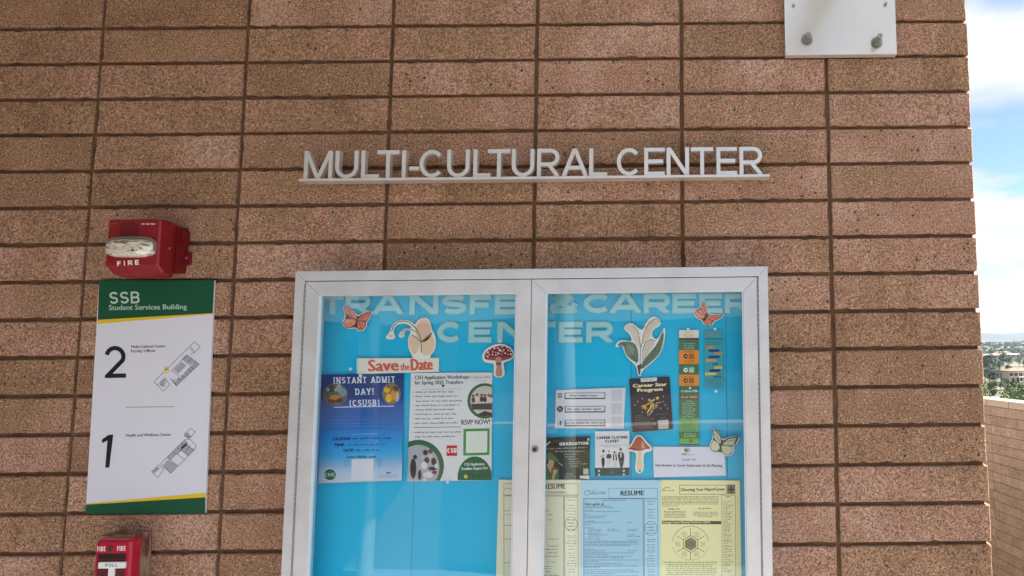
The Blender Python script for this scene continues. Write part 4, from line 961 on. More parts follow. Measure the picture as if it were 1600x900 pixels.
# --- brown mushroom
Z = lambda p: tr(p, 970, 675, 8.889)
ol = smooth(Z([(80, 262), (110, 225), (150, 170), (190, 90), (250, 62), (300, 95), (360, 170), (430, 245), (425, 290), (320, 310), (305, 400), (315, 540), (270, 600), (215, 595), (185, 540), (205, 400), (200, 300), (100, 295)]), 1)
f = cutout('paper_mushroom', 'cut-out brown pointed mushroom with a long pale stem beside the white card', 'mushroom cut-out', ol, 'mushroom cut-outs', d=.0062)
f.poly(smooth(Z([(85, 262), (140, 220), (175, 160), (205, 100), (250, 80), (290, 110), (340, 180), (420, 262), (330, 262), (270, 290), (200, 285), (140, 268)]), 1), (166, 96, 70), 'cap'); f.poly(Z([(280, 150), (310, 170), (330, 250), (280, 255)]), (208, 158, 130), 'cap', 2); f.poly(Z([(90, 260), (160, 240), (250, 270), (200, 284)]), (140, 70, 52), 'cap', 2)
f.poly(smooth(Z([(230, 290), (285, 290), (280, 400), (295, 540), (260, 580), (215, 560), (210, 500), (225, 400)]), 1), (222, 208, 176), 'stem'); f.disc(*Z([(256, 566)])[0], 1.6, 1.3, (60, 50, 36), 'stem', 3, 8); f.done()
# --- peach blossom cut-out with bending stems
Z = lambda p: tr(p, 590, 490, 11.25)
ol = smooth(Z([(690, 170), (760, 115), (870, 105), (915, 170), (950, 320), (1000, 400), (1025, 560), (1000, 680), (930, 760), (910, 830), (620, 830), (600, 770), (540, 650), (525, 500), (560, 390), (585, 345), (520, 320), (470, 345), (455, 380), (470, 440), (400, 465), (370, 440), (365, 400), (410, 350), (450, 300), (540, 285), (600, 290), (540, 225), (440, 200), (340, 225), (285, 290), (270, 360), (305, 430), (290, 480), (180, 490), (145, 465), (150, 425), (205, 370), (225, 290), (290, 190), (420, 140), (560, 160), (660, 235)]), 1)
f = cutout('paper_flower', 'cut-out peach flower with two bent bell stems above the Save the Date strip', 'flower cut-out', ol)
f.poly(smooth(Z([(700, 190), (770, 130), (860, 125), (900, 180), (935, 330), (940, 420), (860, 520), (760, 540), (680, 440), (660, 330)]), 1), (226, 188, 168), 'petal'); f.poly(smooth(Z([(560, 420), (640, 400), (760, 540), (700, 700), (640, 770), (570, 660), (545, 520)]), 1), (228, 196, 166), 'petal', 1); f.poly(smooth(Z([(960, 400), (1005, 560), (980, 670), (910, 760), (780, 780), (760, 560), (860, 460)]), 1), (232, 200, 170), 'petal', 1)
for x in (700, 735, 770, 805, 840, 880): f.line(Z([(x, 180 + abs(x - 790) * .4), (x + 6, 270)]), .5, (206, 140, 132), 'petal', 2)
for l, w_l in (([(240, 350), (280, 240), (370, 175), (470, 165), (570, 200), (660, 280), (720, 380), (760, 520), (765, 720)], 1.5), ([(420, 400), (440, 335), (520, 300), (600, 315), (690, 370)], 1.1), ([(605, 410), (680, 460), (755, 530)], 1.3), ([(770, 530), (850, 460), (950, 380)], 2.6)): f.line(Z(l), w_l, (110, 116, 84), 'stems', 3)
for c_ in ((225, 430), (415, 415)):
    c2 = Z([c_])[0]; f.disc(c2[0], c2[1], 4.2 if c_[0] < 300 else 3, 2.6, (214, 204, 178), 'bells', 2, 10)
f.done()
# --- lily cut-out
Z = lambda p: tr(p, 950, 490, 8.571)
ol = smooth(Z([(200, 225), (250, 160), (320, 150), (400, 215), (460, 250), (500, 160), (560, 75), (640, 60), (710, 130), (690, 190), (600, 240), (580, 320), (650, 380), (700, 300), (750, 205), (768, 230), (750, 420), (700, 560), (600, 670), (450, 790), (430, 870), (395, 850), (375, 720), (250, 620), (200, 500), (180, 445), (110, 485), (90, 450), (150, 380), (250, 385), (320, 400), (290, 300)]), 1)
f = cutout('paper_lily', 'cut-out lily of the valley with dark green leaves right of the lower headline', 'flower cut-out', ol)
f.poly(smooth(Z([(110, 460), (160, 400), (260, 395), (360, 420), (400, 520), (405, 700), (300, 640), (230, 560), (205, 450)]), 1), (104, 124, 108), 'leaf'); f.poly(smooth(Z([(745, 240), (740, 400), (690, 560), (580, 670), (430, 790), (440, 690), (560, 540), (650, 440)]), 1), (96, 118, 100), 'leaf')
f.poly(Z([(385, 720), (440, 700), (425, 850), (405, 835)]), (96, 70, 66), 'leaf', 2); f.poly(Z([(230, 470), (280, 430), (350, 500), (330, 600), (260, 560)]), (132, 150, 132), 'leaf', 2)
f.poly(smooth(Z([(215, 225), (260, 175), (320, 165), (395, 240), (430, 400), (440, 500), (350, 400), (310, 290)]), 1), (216, 206, 188), 'bells'); f.poly(smooth(Z([(480, 240), (570, 95), (640, 80), (690, 130), (670, 180), (585, 235), (560, 340), (450, 470)]), 1), (216, 200, 186), 'bells'); f.poly(smooth(Z([(480, 430), (560, 370), (640, 400), (560, 520), (450, 700), (440, 560)]), 1), (206, 200, 184), 'bells')
for l in ([(330, 180), (400, 260), (432, 460), (425, 780)], [(640, 85), (540, 160), (480, 280), (440, 480)], [(640, 390), (560, 370), (490, 420), (460, 520)], [(700, 140), (640, 85)], [(740, 250), (600, 560), (440, 760)], [(205, 420), (390, 690)]): f.line(Z(l), .8, (62, 72, 60), 'stems', 3)
for k in range(26):
    a = rs.choice((((250, 190), (420, 440)), ((500, 160), (560, 330)), ((480, 440), (600, 420)))); u = rs.random(); c_ = Z([(a[0][0] + (a[1][0] - a[0][0]) * u + rs.uniform(-30, 30), a[0][1] + (a[1][1] - a[0][1]) * u + rs.uniform(-20, 20))])[0]; f.disc(c_[0], c_[1], .9, .7, rs.choice(((176, 150, 146), (190, 184, 150), (240, 236, 228))), 'bells', 2, 7)
f.done()
# --- Save the Date strip
f = Flat('paper_strip', 'cream strip reading Save the Date in orange above the blue flyer', 'notice', [(556.5, 563), (685.5, 562), (685, 584), (559, 587.5)], (226, 222, 208), BD + .0058, thick=.0005)
f.poly([(556.5, 563), (560, 563), (559, 587.5), (557, 587)], (190, 214, 212), 'fold')
f.text('Save', 575.5, 583.2, 622, 582, 16.5, (206, 96, 74), bold=2.5); f.text('the', 625.5, 581.8, 639.5, 581.2, 10.5, (206, 110, 90), bold=1.1); f.text('Date', 642.5, 582, 675, 580.6, 17, (206, 96, 74), bold=2.5); f.done()
# --- blue flyer
f = Flat('flyer', 'blue INSTANT ADMIT DAY! flyer fading to pale at the bottom, in the left door', 'flyer', [(501.5, 588.5), (630.5, 586), (627.5, 754), (496, 759)], (36, 86, 158), BD + .0046, thick=.0004, tilt=.002)
gs = [(0, (14, 56, 122)), (.22, (12, 58, 128)), (.30, (8, 88, 166)), (.48, (8, 112, 194)), (.62, (12, 146, 222)), (.74, (40, 168, 228)), (.82, (128, 180, 220)), (.90, (176, 200, 226)), (1, (196, 208, 226))]
n_ = 40
for i in range(n_):
    k = (i + .5) / n_
    for (a, ca), (b_, cb) in zip(gs, gs[1:]):
        if a <= k <= b_: q = (k - a) / (b_ - a); c = tuple(round(ca[j] + (cb[j] - ca[j]) * q) for j in range(3)); break
    def ed(k): return ((501.5 - 5.5 * k + .4, 588.8 + 169.8 * k), (630.5 - 3 * k - .4, 586.3 + 167.4 * k))
    (a0, a1), (b0, b1) = ed(i / n_), ed((i + 1) / n_); f.poly([a0, a1, b1, b0], c, 'background', .5)
WH = (226, 232, 240)
f.caps('INSTANT ADMIT', 520.5, 602.3, 616.5, 600.6, 9.6, WH, .15, 'title', True, .26); f.caps('DAY!', 555, 620, 583.5, 619.3, 9.6, WH, .15, 'title', True, .26); f.caps('(CSUSB)', 546, 637.6, 592, 637, 9.6, WH, .15, 'title', True, .22)
f.line([(521, 639.4), (615.5, 637.4)], 1.1, WH, 'rule', 2)
f.disc(523.5, 619.5, 19.5, 17.5, (96, 104, 100), 'photo', 1.5)
for cx_, cy_, rx_, ry_, c in ((518, 610, 5, 6, (52, 74, 70)), (529, 609, 4, 7, (150, 160, 160)), (535, 616, 6, 7, (128, 148, 152)), (523, 624, 9, 4, (200, 130, 48)), (518, 630, 7, 4, (110, 50, 34)), (530, 629, 6, 4, (70, 52, 40)), (511, 618, 5, 7, (70, 92, 92)), (524, 612, 2.5, 3, (190, 150, 120)), (512, 612, 2.2, 2.6, (196, 160, 134)), (533, 612, 2.2, 2.5, (60, 44, 38))): f.disc(cx_, cy_, rx_, ry_, c, 'photo', 2 + .1 * (cx_ % 7), 12)
f.sfx = 'b'; f.disc(611, 618, 14.3, 16.5, (132, 116, 84), 'photo', 1.5)
for cx_, cy_, rx_, ry_, c in ((604, 612, 5, 5, (222, 170, 40)), (607, 625, 5, 7, (232, 184, 46)), (614, 621, 4, 8, (212, 150, 40)), (617, 610, 6, 4, (88, 66, 54)), (620, 623, 3, 8, (182, 184, 186)), (606, 607, 2.3, 2.5, (120, 84, 62)), (613, 611, 2.3, 2.5, (150, 110, 80))): f.disc(cx_, cy_, rx_, ry_, c, 'photo', 2 + .1 * (cx_ % 7), 12)
f.sfx = ''
for k, (a, b_) in enumerate(((507, 621), (505, 623), (505, 620), (503, 624), (503, 622), (512, 604))): f.greek(a, b_, 646.5 + k * 5.2, 1.0, (12, 66, 128), .98, sk=-.012, lay=2)
f.line([(548, 681.6), (591, 680.6)], .9, (104, 178, 226), 'rule', 2)
DN = (16, 42, 96)
f.text('LOCATION:', 520, 691.3, 547, 690.6, 4.2, DN, bold=.9); f.greek(549, 612, 688, 3.0, (18, 72, 132), .97, sk=-.01, lay=2); f.text('TIME:', 521.5, 700.6, 538, 700.2, 4.2, DN, bold=.9); f.greek(541, 604, 698, 2.2, (18, 84, 150), .95, sk=-.01, lay=2); f.text('DATE:', 536.5, 709, 552, 708.6, 4.2, DN, bold=.9); f.greek(555, 592, 706.5, 2.4, (18, 84, 150), .98, sk=-.01, lay=2)
f.line([(545, 713.5), (584, 712.8)], .8, (110, 190, 230), 'rule', 2); f.greek(541, 590, 717, 3.0, (22, 70, 128), .98, sk=-.01, lay=2)
f.poly([(549, 720.5), (583, 719.8), (582, 753), (548, 754)], (214, 218, 230), 'blank_code_panel', 2)
for sx in (1, -1):
    f.line([(566 + sx * 22, 719), (566 + sx * 27.5, 722), (566 + sx * 28, 729), (566 + sx * 24, 733)], .8, (40, 120, 196), 'ornament', 2); f.line([(566 + sx * 20, 722), (566 + sx * 24, 725), (566 + sx * 23, 730)], .6, (40, 120, 196), 'ornament', 2)
f.disc(515, 744.5, 10.8, 10.2, (206, 218, 222), 'badge', 2); f.disc(515, 744.5, 9.2, 8.7, (20, 104, 82), 'badge', 3); f.caps('CHC', 506.5, 747.6, 523.5, 747.3, 5.6, (206, 222, 214), .2, 'badge', gap=.1, lay=4)
f.poly([(602, 742), (606, 740), (611, 741.5), (605, 743.5)], (60, 100, 150), 'logo', 2); f.greek(592, 622, 746, .9, (110, 140, 180), sk=-.01, lay=2); f.greek(588, 624, 748.5, .8, (120, 148, 184), sk=-.01, lay=2)
f.done()
# --- white workshops flyer
f = Flat('flyer', 'white CSU Application Workshops flyer with green circles, in the left door', 'flyer', [(641.5, 586), (768.5, 585), (767, 753.5), (636, 755)], (222, 222, 226), BD + .0048, thick=.0004, tilt=.0025)
TX = (40, 62, 60)
f.text('CSU Application Workshops', 647.5, 595.8, 732.5, 594.4, 5.4, TX, bold=.5); f.text('for Spring 2025 Transfers', 647.5, 603.8, 723, 602.6, 5.4, TX, bold=.5); f.text('Crafton Hills', 734.5, 594.6, 766, 594.2, 4.4, (112, 124, 124)); f.greek(741, 760, 598.3, .9, (130, 140, 140), lay=2)
f.poly([(688.5, 604), (694.5, 604), (692, 609)], TX, 'arrow'); f.line([(657, 611.5), (721, 610.6)], .6, (140, 146, 150), 'rule')
for k, (x, y, e) in enumerate(((649, 615.7, 709), (649, 622.5, 716), (649, 629.8, 723), (649, 636.5, 717), (649, 643.3, 709), (648, 650.3, 713), (648, 657.3, 709), (648, 664.3, 716), (647.5, 678.5, 722), (647.5, 685.5, 711))):
    if k != 2 and k != 9: f.disc(x - 3, y, .7, .7, TX, 'bullets', 1, 6)
    f.greek(x, e, y, 1.9, (78, 92, 96), .99, sk=-.012)
f.line([(646, 671), (719, 670)], .9, (60, 64, 66), 'rule')
G2 = (32, 98, 66)
def arcpts(cx, cy, rx, ry, a0, a1, n=26): return [(cx + rx * math.cos(R(a0 + (a1 - a0) * i / n)), cy - ry * math.sin(R(a0 + (a1 - a0) * i / n))) for i in range(n + 1)]
def clipx(pl, xa=None, xb=None, ya=None, yb=None):
    return [tuple(p) for p in clip([Vector(p) for p in pl], (xa or -1e4, ya or -1e4), (xb or 1e4, yb or 1e4))]
f.poly(clipx(arcpts(757, 629.5, 27.5, 27.8, 0, 359), xb=768.2), G2, 'ring'); f.poly(clipx(arcpts(757.5, 629.5, 23.3, 23.6, 0, 359), xb=768.2), (196, 190, 186), 'photo', 2)
f.poly(clipx([(735, 634), (768, 633), (768, 643), (738, 643)], xb=768), (54, 56, 58), 'photo', 2.4)
for x, y in ((739, 622), (745, 620), (752, 620.5), (757, 621), (763, 621), (766.5, 622)):
    f.disc(x, y, 2.3, 2.6, (60, 38, 34), 'photo', 2.6, 9); f.disc(x, y + 6, 3.0, 4.5, rs.choice(((40, 40, 44), (120, 46, 42), (210, 210, 206))), 'photo', 2.5, 9); f.disc(x, y + 1, 1.3, 1.6, (178, 122, 98), 'photo', 2.8, 8)
f.poly([(744, 651), (757, 645), (768, 648), (768, 651.5), (757, 653.2), (750, 652.4)], (38, 40, 44), 'photo', 2.7)
f.text('RSVP NOW!', 720.5, 666.8, 765, 665.8, 7.4, (30, 44, 42), 'heading', bold=.5)
f.poly([(723.5, 673), (764.5, 672), (764, 714), (723, 715)], (60, 164, 70), 'code_border', 1); f.poly([(726, 675.3), (762.3, 674.5), (761.8, 711.8), (725.5, 712.6)], (36, 120, 50), 'code_border', 1.5); f.poly([(727.5, 677), (761, 676), (760.5, 710), (727, 711)], (220, 228, 220), 'blank_code_panel', 2)
f.sfx = 'b'; f.poly(clipx(arcpts(653, 731, 40, 41, 0, 359), xa=637, yb=754), G2, 'ring'); 
f.poly(clipx(arcpts(653, 733, 33, 35, 0, 359), xa=637.2, yb=753.8), (168, 170, 180), 'photo', 2)
for x, y, rx_, ry_, c in ((645, 735, 5, 16, (40, 42, 48)), (648, 717, 3.2, 3.6, (44, 34, 32)), (664, 710, 4, 4.4, (48, 40, 38)), (672, 708, 4, 4, (90, 88, 90)), (666, 722, 4, 5, (56, 52, 54)), (677, 724, 4, 6, (46, 44, 48)), (672, 716, 3, 3, (208, 190, 180)), (662, 730, 5, 6, (214, 216, 220)), (675, 735, 7, 3, (50, 40, 44)), (678, 741, 4, 3, (140, 40, 50)), (668, 745, 8, 5, (216, 216, 220)), (681, 731, 3, 4, (210, 210, 214)), (660, 718, 2.6, 3, (206, 180, 166)), (655, 745, 3, 8, (52, 50, 54))): f.disc(x, y, rx_, ry_, c, 'photo', 2.2 + .07 * (x % 9), 11)
f.sfx = ''
f.rect(697, 699, 713.5, 715.3, (188, 26, 38), 'red_mark', 1, -.01); f.caps('CSU', 697.9, 710.8, 712.8, 710.6, 7.8, (236, 226, 228), .26, 'red_mark', gap=.1, lay=2)
f.poly(clipx(arcpts(741, 749, 27, 33, 0, 359), xb=767, yb=753.3), G2, 'deadline_disc', 1); f.text('CSU Application', 725, 730.6, 756, 729.6, 4.0, (216, 228, 220), bold=.45); f.text('Deadline: August 31st', 720.5, 737.4, 761, 736, 4.0, (216, 228, 220), bold=.45)
f.greek(724, 760, 741.5, 1.2, (196, 176, 70), .98); f.disc(727, 747.5, 3, 3, (206, 196, 70), 'contact_mark', 2); f.greek(733, 751, 747, 1.6, (170, 180, 90), .95); f.done()
# --- social media card
f = Flat('social_media_card', 'white card with three icons and three black outlined name boxes, in the right door', 'notice', [(868, 612.5), (977, 608.5), (973.5, 672.5), (866, 672)], (220, 220, 228), BD + .0044, thick=.0005)
BK = (34, 34, 40)
for k, y in enumerate((621, 642, 663.5)):
    x0 = 881.5; x1 = 944.5; f.sfx = k
    f.rect(x0, y - 4.6, x1 + .6, y + 5.6, BK, 'name_box', 1, -.004); f.rect(x0 + 1.6, y - 3.8, x1 - .6, y + 3.8, (214, 214, 222), 'name_box', 2, -.004)
    f.greek(x0 + 8 - k * 4, x1 - 9 + k * 5, y + .2, 2.4, (96, 96, 106), 1, sk=-.004, lay=3)
    f.poly([(954.5, y - 9.3), (971.5, y - 9.8), (971.5, y + 8), (954.5, y + 8.4)], (202, 202, 210), 'blank_code_panel', 1)
f.sfx = 0; f.rect(870, 616.5, 878.5, 625, (206, 206, 212), 'icon', 1); f.frame(871.2, 617.5, 877.6, 624, (50, 50, 58), .9, 'icon', 2); f.disc(874.4, 620.8, 1.9, 1.9, (50, 50, 58), 'icon', 3, 14); f.disc(874.4, 620.8, 1.1, 1.1, (214, 214, 220), 'icon', 4, 12)
f.sfx = 1; f.disc(874.3, 642, 4.8, 4.8, (30, 32, 38), 'icon', 1); f.line([(872.2, 639.6), (876.6, 644.6)], 1, (206, 206, 212), 'icon', 2); f.line([(876.6, 639.6), (872.2, 644.6)], .7, (206, 206, 212), 'icon', 3)
f.sfx = 2; f.rect(870, 658.5, 878.5, 667.5, (206, 208, 214), 'icon', 1); f.caps('I', 874.2, 667.4, 875.8, 667.4, 6.2, (40, 42, 50), .25, 'icon'); f.line([(877.4, 661.4), (875.6, 661.2), (875, 662.4)], 1.1, (40, 42, 50), 'icon', 3); f.line([(873, 663.9), (877, 663.9)], 1, (40, 42, 50), 'icon', 4); f.done()
# --- Career Star Program flyer
Z = lambda p: tr(p, 980, 585, 9.475)
f = Flat('flyer', 'black Career Star Program flyer with a gold climbing figure', 'flyer', Z([(22, 95), (622, 58), (670, 840), (72, 885)]), (44, 42, 54), BD + .0052, thick=.0004, tilt=.0015)
GO = (228, 188, 96)
f.poly(Z([(190, 88), (435, 70), (435, 125), (200, 140)]), (216, 216, 214), 'label_patch'); f.greek(*[Z([(x, 0)])[0][0] for x in (215, 400)], Z([(0, 108)])[0][1], 1.6, (190, 130, 110), .9, lay=2, sk=-.05)
a, b_ = Z([(82, 222), (580, 196)]); f.text('Career Star', *a, *b_, 4.9, (236, 222, 176), 'title', bold=1.3)
a, b_ = Z([(148, 288), (518, 268)]); f.text('Program', *a, *b_, 4.9, (236, 222, 176), 'title', bold=1.3)
for y, c in ((322, (96, 82, 80)), (345, (78, 70, 76))): a, b_ = Z([(95, y), (560, y)]); f.greek(a[0], b_[0], a[1], 1.2, c, .97, sk=-.05, lay=2)
for l, w_l, c in (([(400, 395), (335, 440), (350, 500), (290, 600)], 2.4, GO), ([(335, 440), (250, 500), (215, 530)], 2.2, (222, 160, 60)), ([(345, 470), (385, 470), (370, 520)], 2.2, GO), ([(205, 490), (270, 550)], 2, (206, 140, 50)), ([(225, 478), (285, 535)], 1.6, GO), ([(340, 440), (350, 480)], 4, (232, 196, 60)), ([(490, 440), (430, 450), (400, 530), (360, 540), (330, 620), (290, 630)], .9, (220, 200, 150)), ([(455, 480), (420, 500), (440, 520)], .8, GO), ([(270, 650), (320, 645)], 1, (150, 50, 50)), ([(380, 560), (345, 600)], 1.0, GO)): f.line(Z(l), w_l, c, 'figure', 2)
f.disc(*Z([(322, 405)])[0], 1.8, 1.8, (232, 190, 110), 'figure', 3, 12)
sc = Z([(442, 378)])[0]; f.poly([(sc[0] + (3.6 if k % 2 == 0 else 1.5) * math.sin(R(36 * k)), sc[1] - (3.6 if k % 2 == 0 else 1.5) * math.cos(R(36 * k))) for k in range(10)], (226, 204, 110), 'star', 2)
for x, y in ((218, 388), (527, 352), (553, 482), (488, 528), (218, 590), (398, 760), (150, 428), (590, 530), (110, 480), (520, 430)): c_ = Z([(x, y)])[0]; f.disc(c_[0], c_[1], 1.0, 1.2, (176, 180, 140), 'star', 2, 6)
for k, (x0_, x1_, y) in enumerate(((105, 230, 640), (110, 250, 665), (110, 400, 690), (110, 395, 715), (110, 330, 742), (115, 420, 768), (115, 330, 795), (115, 400, 820), (420, 590, 620), (480, 570, 665))): a, b_ = Z([(x0_, y), (x1_, y)]); f.greek(a[0], b_[0], a[1], 1.0, (128, 126, 134), .96, sk=-.05, lay=2)
f.poly(Z([(450, 705), (602, 695), (605, 830), (455, 840)]), (182, 182, 184), 'blank_code_panel', 2); f.done()
# --- tall green and orange bookmark
Z = lambda p: tr(p, 1040, 510, 4.733)
f = Flat('bookmark_flyer', 'tall narrow flyer banded in green, orange and white, in the right door', 'flyer', Z([(96, 38), (240, 40), (246, 888), (98, 888)]), (84, 124, 88), BD + .0048, thick=.0005)
GG, OG = (72, 116, 84), (232, 140, 44)
for y0, y1, c in ((40, 98, (222, 222, 214)), (98, 112, (92, 62, 44)), (112, 190, GG), (190, 292, OG), (292, 370, GG), (370, 452, OG), (452, 520, (64, 112, 86)), (524, 552, (84, 64, 48)), (556, 690, (76, 122, 84)), (690, 792, (96, 168, 100)), (796, 838, (84, 128, 78)), (842, 882, (116, 182, 92)), (882, 888, (40, 50, 44))):
    f.sfx = y0; a, b_ = Z([(98, y0), (244, y1)]); f.rect(a[0], a[1], b_[0], b_[1], c, 'band', 1)
f.sfx = ''
def gk(x0, x1, y, h, c, **kw): a, b_ = Z([(x0, y), (x1, y)]); f.greek(a[0], b_[0], a[1], h, c, lay=3, **kw)
gk(140, 205, 55, .8, (90, 80, 70)); gk(130, 210, 74, 2.2, (226, 160, 80)); gk(140, 205, 88, 1.2, (226, 160, 80))
for y in (140, 156, 168, 180): gk(130, 215, y, 1.0, (190, 206, 190), al='c')
for y, c1, bx_ in ((234, (30, 40, 44), (150, 100, 50)), (336, (236, 236, 230), (180, 200, 180)), (414, (40, 44, 40), (150, 100, 50))):
    f.sfx = y; c_ = Z([(146, y)])[0]; f.disc(c_[0], c_[1], 3.4, 3.6, c1, 'round_icon', 2, 14); f.disc(c_[0] + .4, c_[1], 1.6, 1.0, (220, 200, 160) if y != 336 else (60, 80, 70), 'round_icon', 3, 8)
    a, b_ = Z([(170, y - 19), (208, y + 19)]); f.rect(a[0], a[1], b_[0], b_[1], bx_, 'blank_code_panel', 2)
f.sfx = ''
for y, c in ((200, (120, 70, 30)), (266, (140, 84, 30)), (280, (140, 84, 30)), (312, (150, 190, 160)), (386, (120, 70, 30)), (440, (140, 84, 30))): gk(125, 220, y, 1.0, c, al='c', fill=.8)
c_ = Z([(178, 470)])[0]; f.disc(c_[0], c_[1], 2.2, 2.0, (200, 214, 200), 'crest', 2, 10); a, b_ = Z([(112, 500), (236, 498)]); f.text('Crafton Hills', a[0], a[1], b_[0], b_[1], 3.4, (206, 220, 206), bold=.4)
a, b_ = Z([(108, 545), (236, 545)]); f.text('45-60 UNITS', a[0], a[1], b_[0], b_[1], 3.6, (206, 176, 130), bold=.5)
gk(150, 200, 566, 1.1, (200, 216, 200))
for k in range(8): gk(122, 215 + 10 * math.sin(k * 2.2), 582 + k * 14, 1.3, (184, 206, 184), fill=.98)
gk(160, 195, 702, 1.1, (40, 80, 50))
for k in range(6): gk(115, 215 + 14 * math.sin(k * 1.7), 716 + k * 13, 1.1, (52, 96, 62), fill=.96)
for k in range(3): gk(130, 222, 806 + k * 11, 1.2, (190, 214, 180), al='c')
c_ = Z([(182, 860)])[0]; f.disc(c_[0], c_[1], 3, 3, (190, 90, 60), 'round_icon', 3, 9); f.disc(c_[0] + 1, c_[1] - 1, 1.5, 1.8, (90, 130, 50), 'round_icon', 4, 8); f.done()
# --- translucent teal bookmark
f = Flat('bookmark_flyer', 'tall narrow teal flyer with orange and navy tags, right of the green and orange one', 'flyer', Z([(284, 44), (420, 42), (432, 458), (284, 470)]), (60, 158, 172), BD + .0044, thick=.0004)
gk(290, 400, 66, 2.6, (176, 132, 84), fill=.9); gk(288, 418, 104, 2.2, (28, 96, 104), fill=1)
for y in (124, 134, 144): gk(300, 415, y, .9, (36, 112, 120), al='c')
for x0_, x1_, y, c in ((292, 352, 168, (196, 138, 62)), (318, 394, 193, (28, 52, 120)), (360, 424, 214, (186, 146, 84)), (314, 398, 240, (24, 60, 132)), (296, 372, 266, (206, 156, 70)), (344, 384, 292, (40, 106, 160)), (358, 420, 318, (212, 186, 70)), (322, 402, 341, (24, 52, 122)), (290, 372, 366, (222, 200, 84)), (350, 410, 386, (28, 118, 128))):
    f.sfx = y; a, b_ = Z([(x0_, y - 9), (x1_, y + 9)]); f.rect(a[0], a[1], b_[0], b_[1], c, 'tag', 2, -.02)
f.sfx = ''
for y in (404, 414, 424, 436, 448): gk(294, 416, y, .8, (40, 122, 132))
f.done()
# --- graduation flyer
Z = lambda p: tr(p, 840, 675, 10)
f = Flat('flyer', 'dark GRADUATION flyer with a person in a green cap and gown', 'flyer', Z([(30, 122), (808, 96), (802, 768), (30, 770)]), (26, 40, 34), BD + .0050, thick=.0004, tilt=.001)
f.poly(Z([(400, 330), (790, 320), (780, 600), (430, 600)]), (30, 56, 40), 'background')
a, b_ = Z([(332, 240), (786, 226)]); f.caps('GRADUATION', *a, *b_, 4.8, (228, 230, 222), .27, 'title', gap=.10)
f.line(Z([(80, 280), (190, 178)]), 2.6, (188, 204, 180), 'diploma', 2); f.line(Z([(225, 175), (260, 150), (250, 190), (290, 150), (300, 195), (330, 160)]), .5, (110, 116, 90), 'script', 2)
a, b_ = Z([(130, 292), (770, 268)]); f.greek(a[0], b_[0], a[1], 1.8, (150, 160, 140), .98, sk=-.04, lay=2)
a, b_ = Z([(260, 330), (740, 330)]); f.greek(a[0], b_[0], a[1], 1.4, (176, 184, 170), .98, lay=2)
for x0_, x1_, y in ((405, 640, 374), (425, 580, 414), (460, 640, 452), (480, 670, 490), (480, 780, 524), (500, 655, 562), (440, 550, 674), (430, 560, 698), (400, 590, 722), (400, 600, 750)): a, b_ = Z([(x0_, y), (x1_, y)]); f.greek(a[0], b_[0], a[1], 1.3 if y < 600 else .9, (150, 168, 150), .98, lay=2)
f.poly(Z([(60, 768), (70, 590), (110, 530), (160, 520), (240, 560), (330, 610), (325, 768)]), (18, 104, 64), 'gown', 2)
f.poly(smooth(Z([(150, 440), (240, 450), (250, 520), (225, 590), (200, 600), (205, 680), (170, 620), (130, 540)]), 1), (206, 158, 128), 'face', 3); f.poly(Z([(110, 440), (165, 450), (160, 520), (125, 545), (115, 500)]), (44, 28, 22), 'hair', 3.5)
f.poly(Z([(80, 430), (190, 330), (320, 470), (330, 500), (260, 480), (150, 450), (100, 470)]), (20, 116, 74), 'mortarboard', 4); f.line(Z([(320, 510), (385, 555)]), .9, (206, 204, 190), 'tassel', 3)
f.poly(smooth(Z([(235, 620), (290, 610), (300, 640), (270, 690), (250, 768), (215, 768), (225, 690)]), 1), (204, 156, 124), 'hand', 3)
f.poly(Z([(705, 600), (785, 600), (785, 690), (705, 690)]), (160, 196, 166), 'blank_code_panel', 2); f.poly(Z([(650, 712), (800, 706), (800, 768), (650, 750)]), (206, 214, 208), 'footer_patch', 2); f.disc(*Z([(785, 145)])[0], 1.6, 2.4, (216, 208, 190), 'corner_mark', 2, 10); f.done()
# --- clothes closet flyer
f = Flat('flyer', 'small white CAREER CLOTHES CLOSET flyer with four dressed figures and a dark green foot', 'flyer', Z([(888, 20), (1425, 12), (1425, 705), (888, 715)]), (222, 222, 228), BD + .0046, thick=.0004)
a, b_ = Z([(912, 140), (1398, 130)]); f.caps('CAREER CLOTHES', *a, *b_, 4.1, (24, 48, 46), .27, 'title', gap=.12); a, b_ = Z([(1048, 194), (1262, 190)]); f.caps('CLOSET', *a, *b_, 4.1, (24, 48, 46), .27, 'title', gap=.12)
f.line(Z([(958, 237), (1380, 232)]), .45, (60, 70, 74), 'rule'); a, b_ = Z([(1030, 262), (1300, 260)]); f.greek(a[0], b_[0], a[1], .7, (90, 96, 100), lay=2)
DK = (30, 56, 58)
f.poly(Z([(888, 590), (1425, 584), (1425, 705), (888, 715)]), (36, 76, 78), 'foot')
for x, y in ((950, 636), (950, 696), (1338, 634), (1338, 690)): f.disc(*Z([(x, y)])[0], 1.7, 1.9, (196, 206, 206), 'foot_icon', 2, 10)
a, b_ = Z([(1120, 640), (1200, 640)])
for k in range(4): f.greek(a[0], b_[0], Z([(0, 620 + k * 20)])[0][1], .6, (120, 146, 148), lay=2)
f.disc(*Z([(1020, 325)])[0], 1.9, 2.4, (40, 34, 34), 'figure', 2, 12); f.poly(Z([(985, 345), (1030, 355), (1040, 420), (1000, 425)]), (226, 214, 206), 'figure', 2); f.line(Z([(972, 412), (1030, 395)]), .9, (60, 54, 52), 'figure', 3); f.poly(smooth(Z([(990, 425), (1040, 425), (1042, 510), (1025, 590), (1005, 590), (988, 500)]), 1), DK, 'figure', 3)
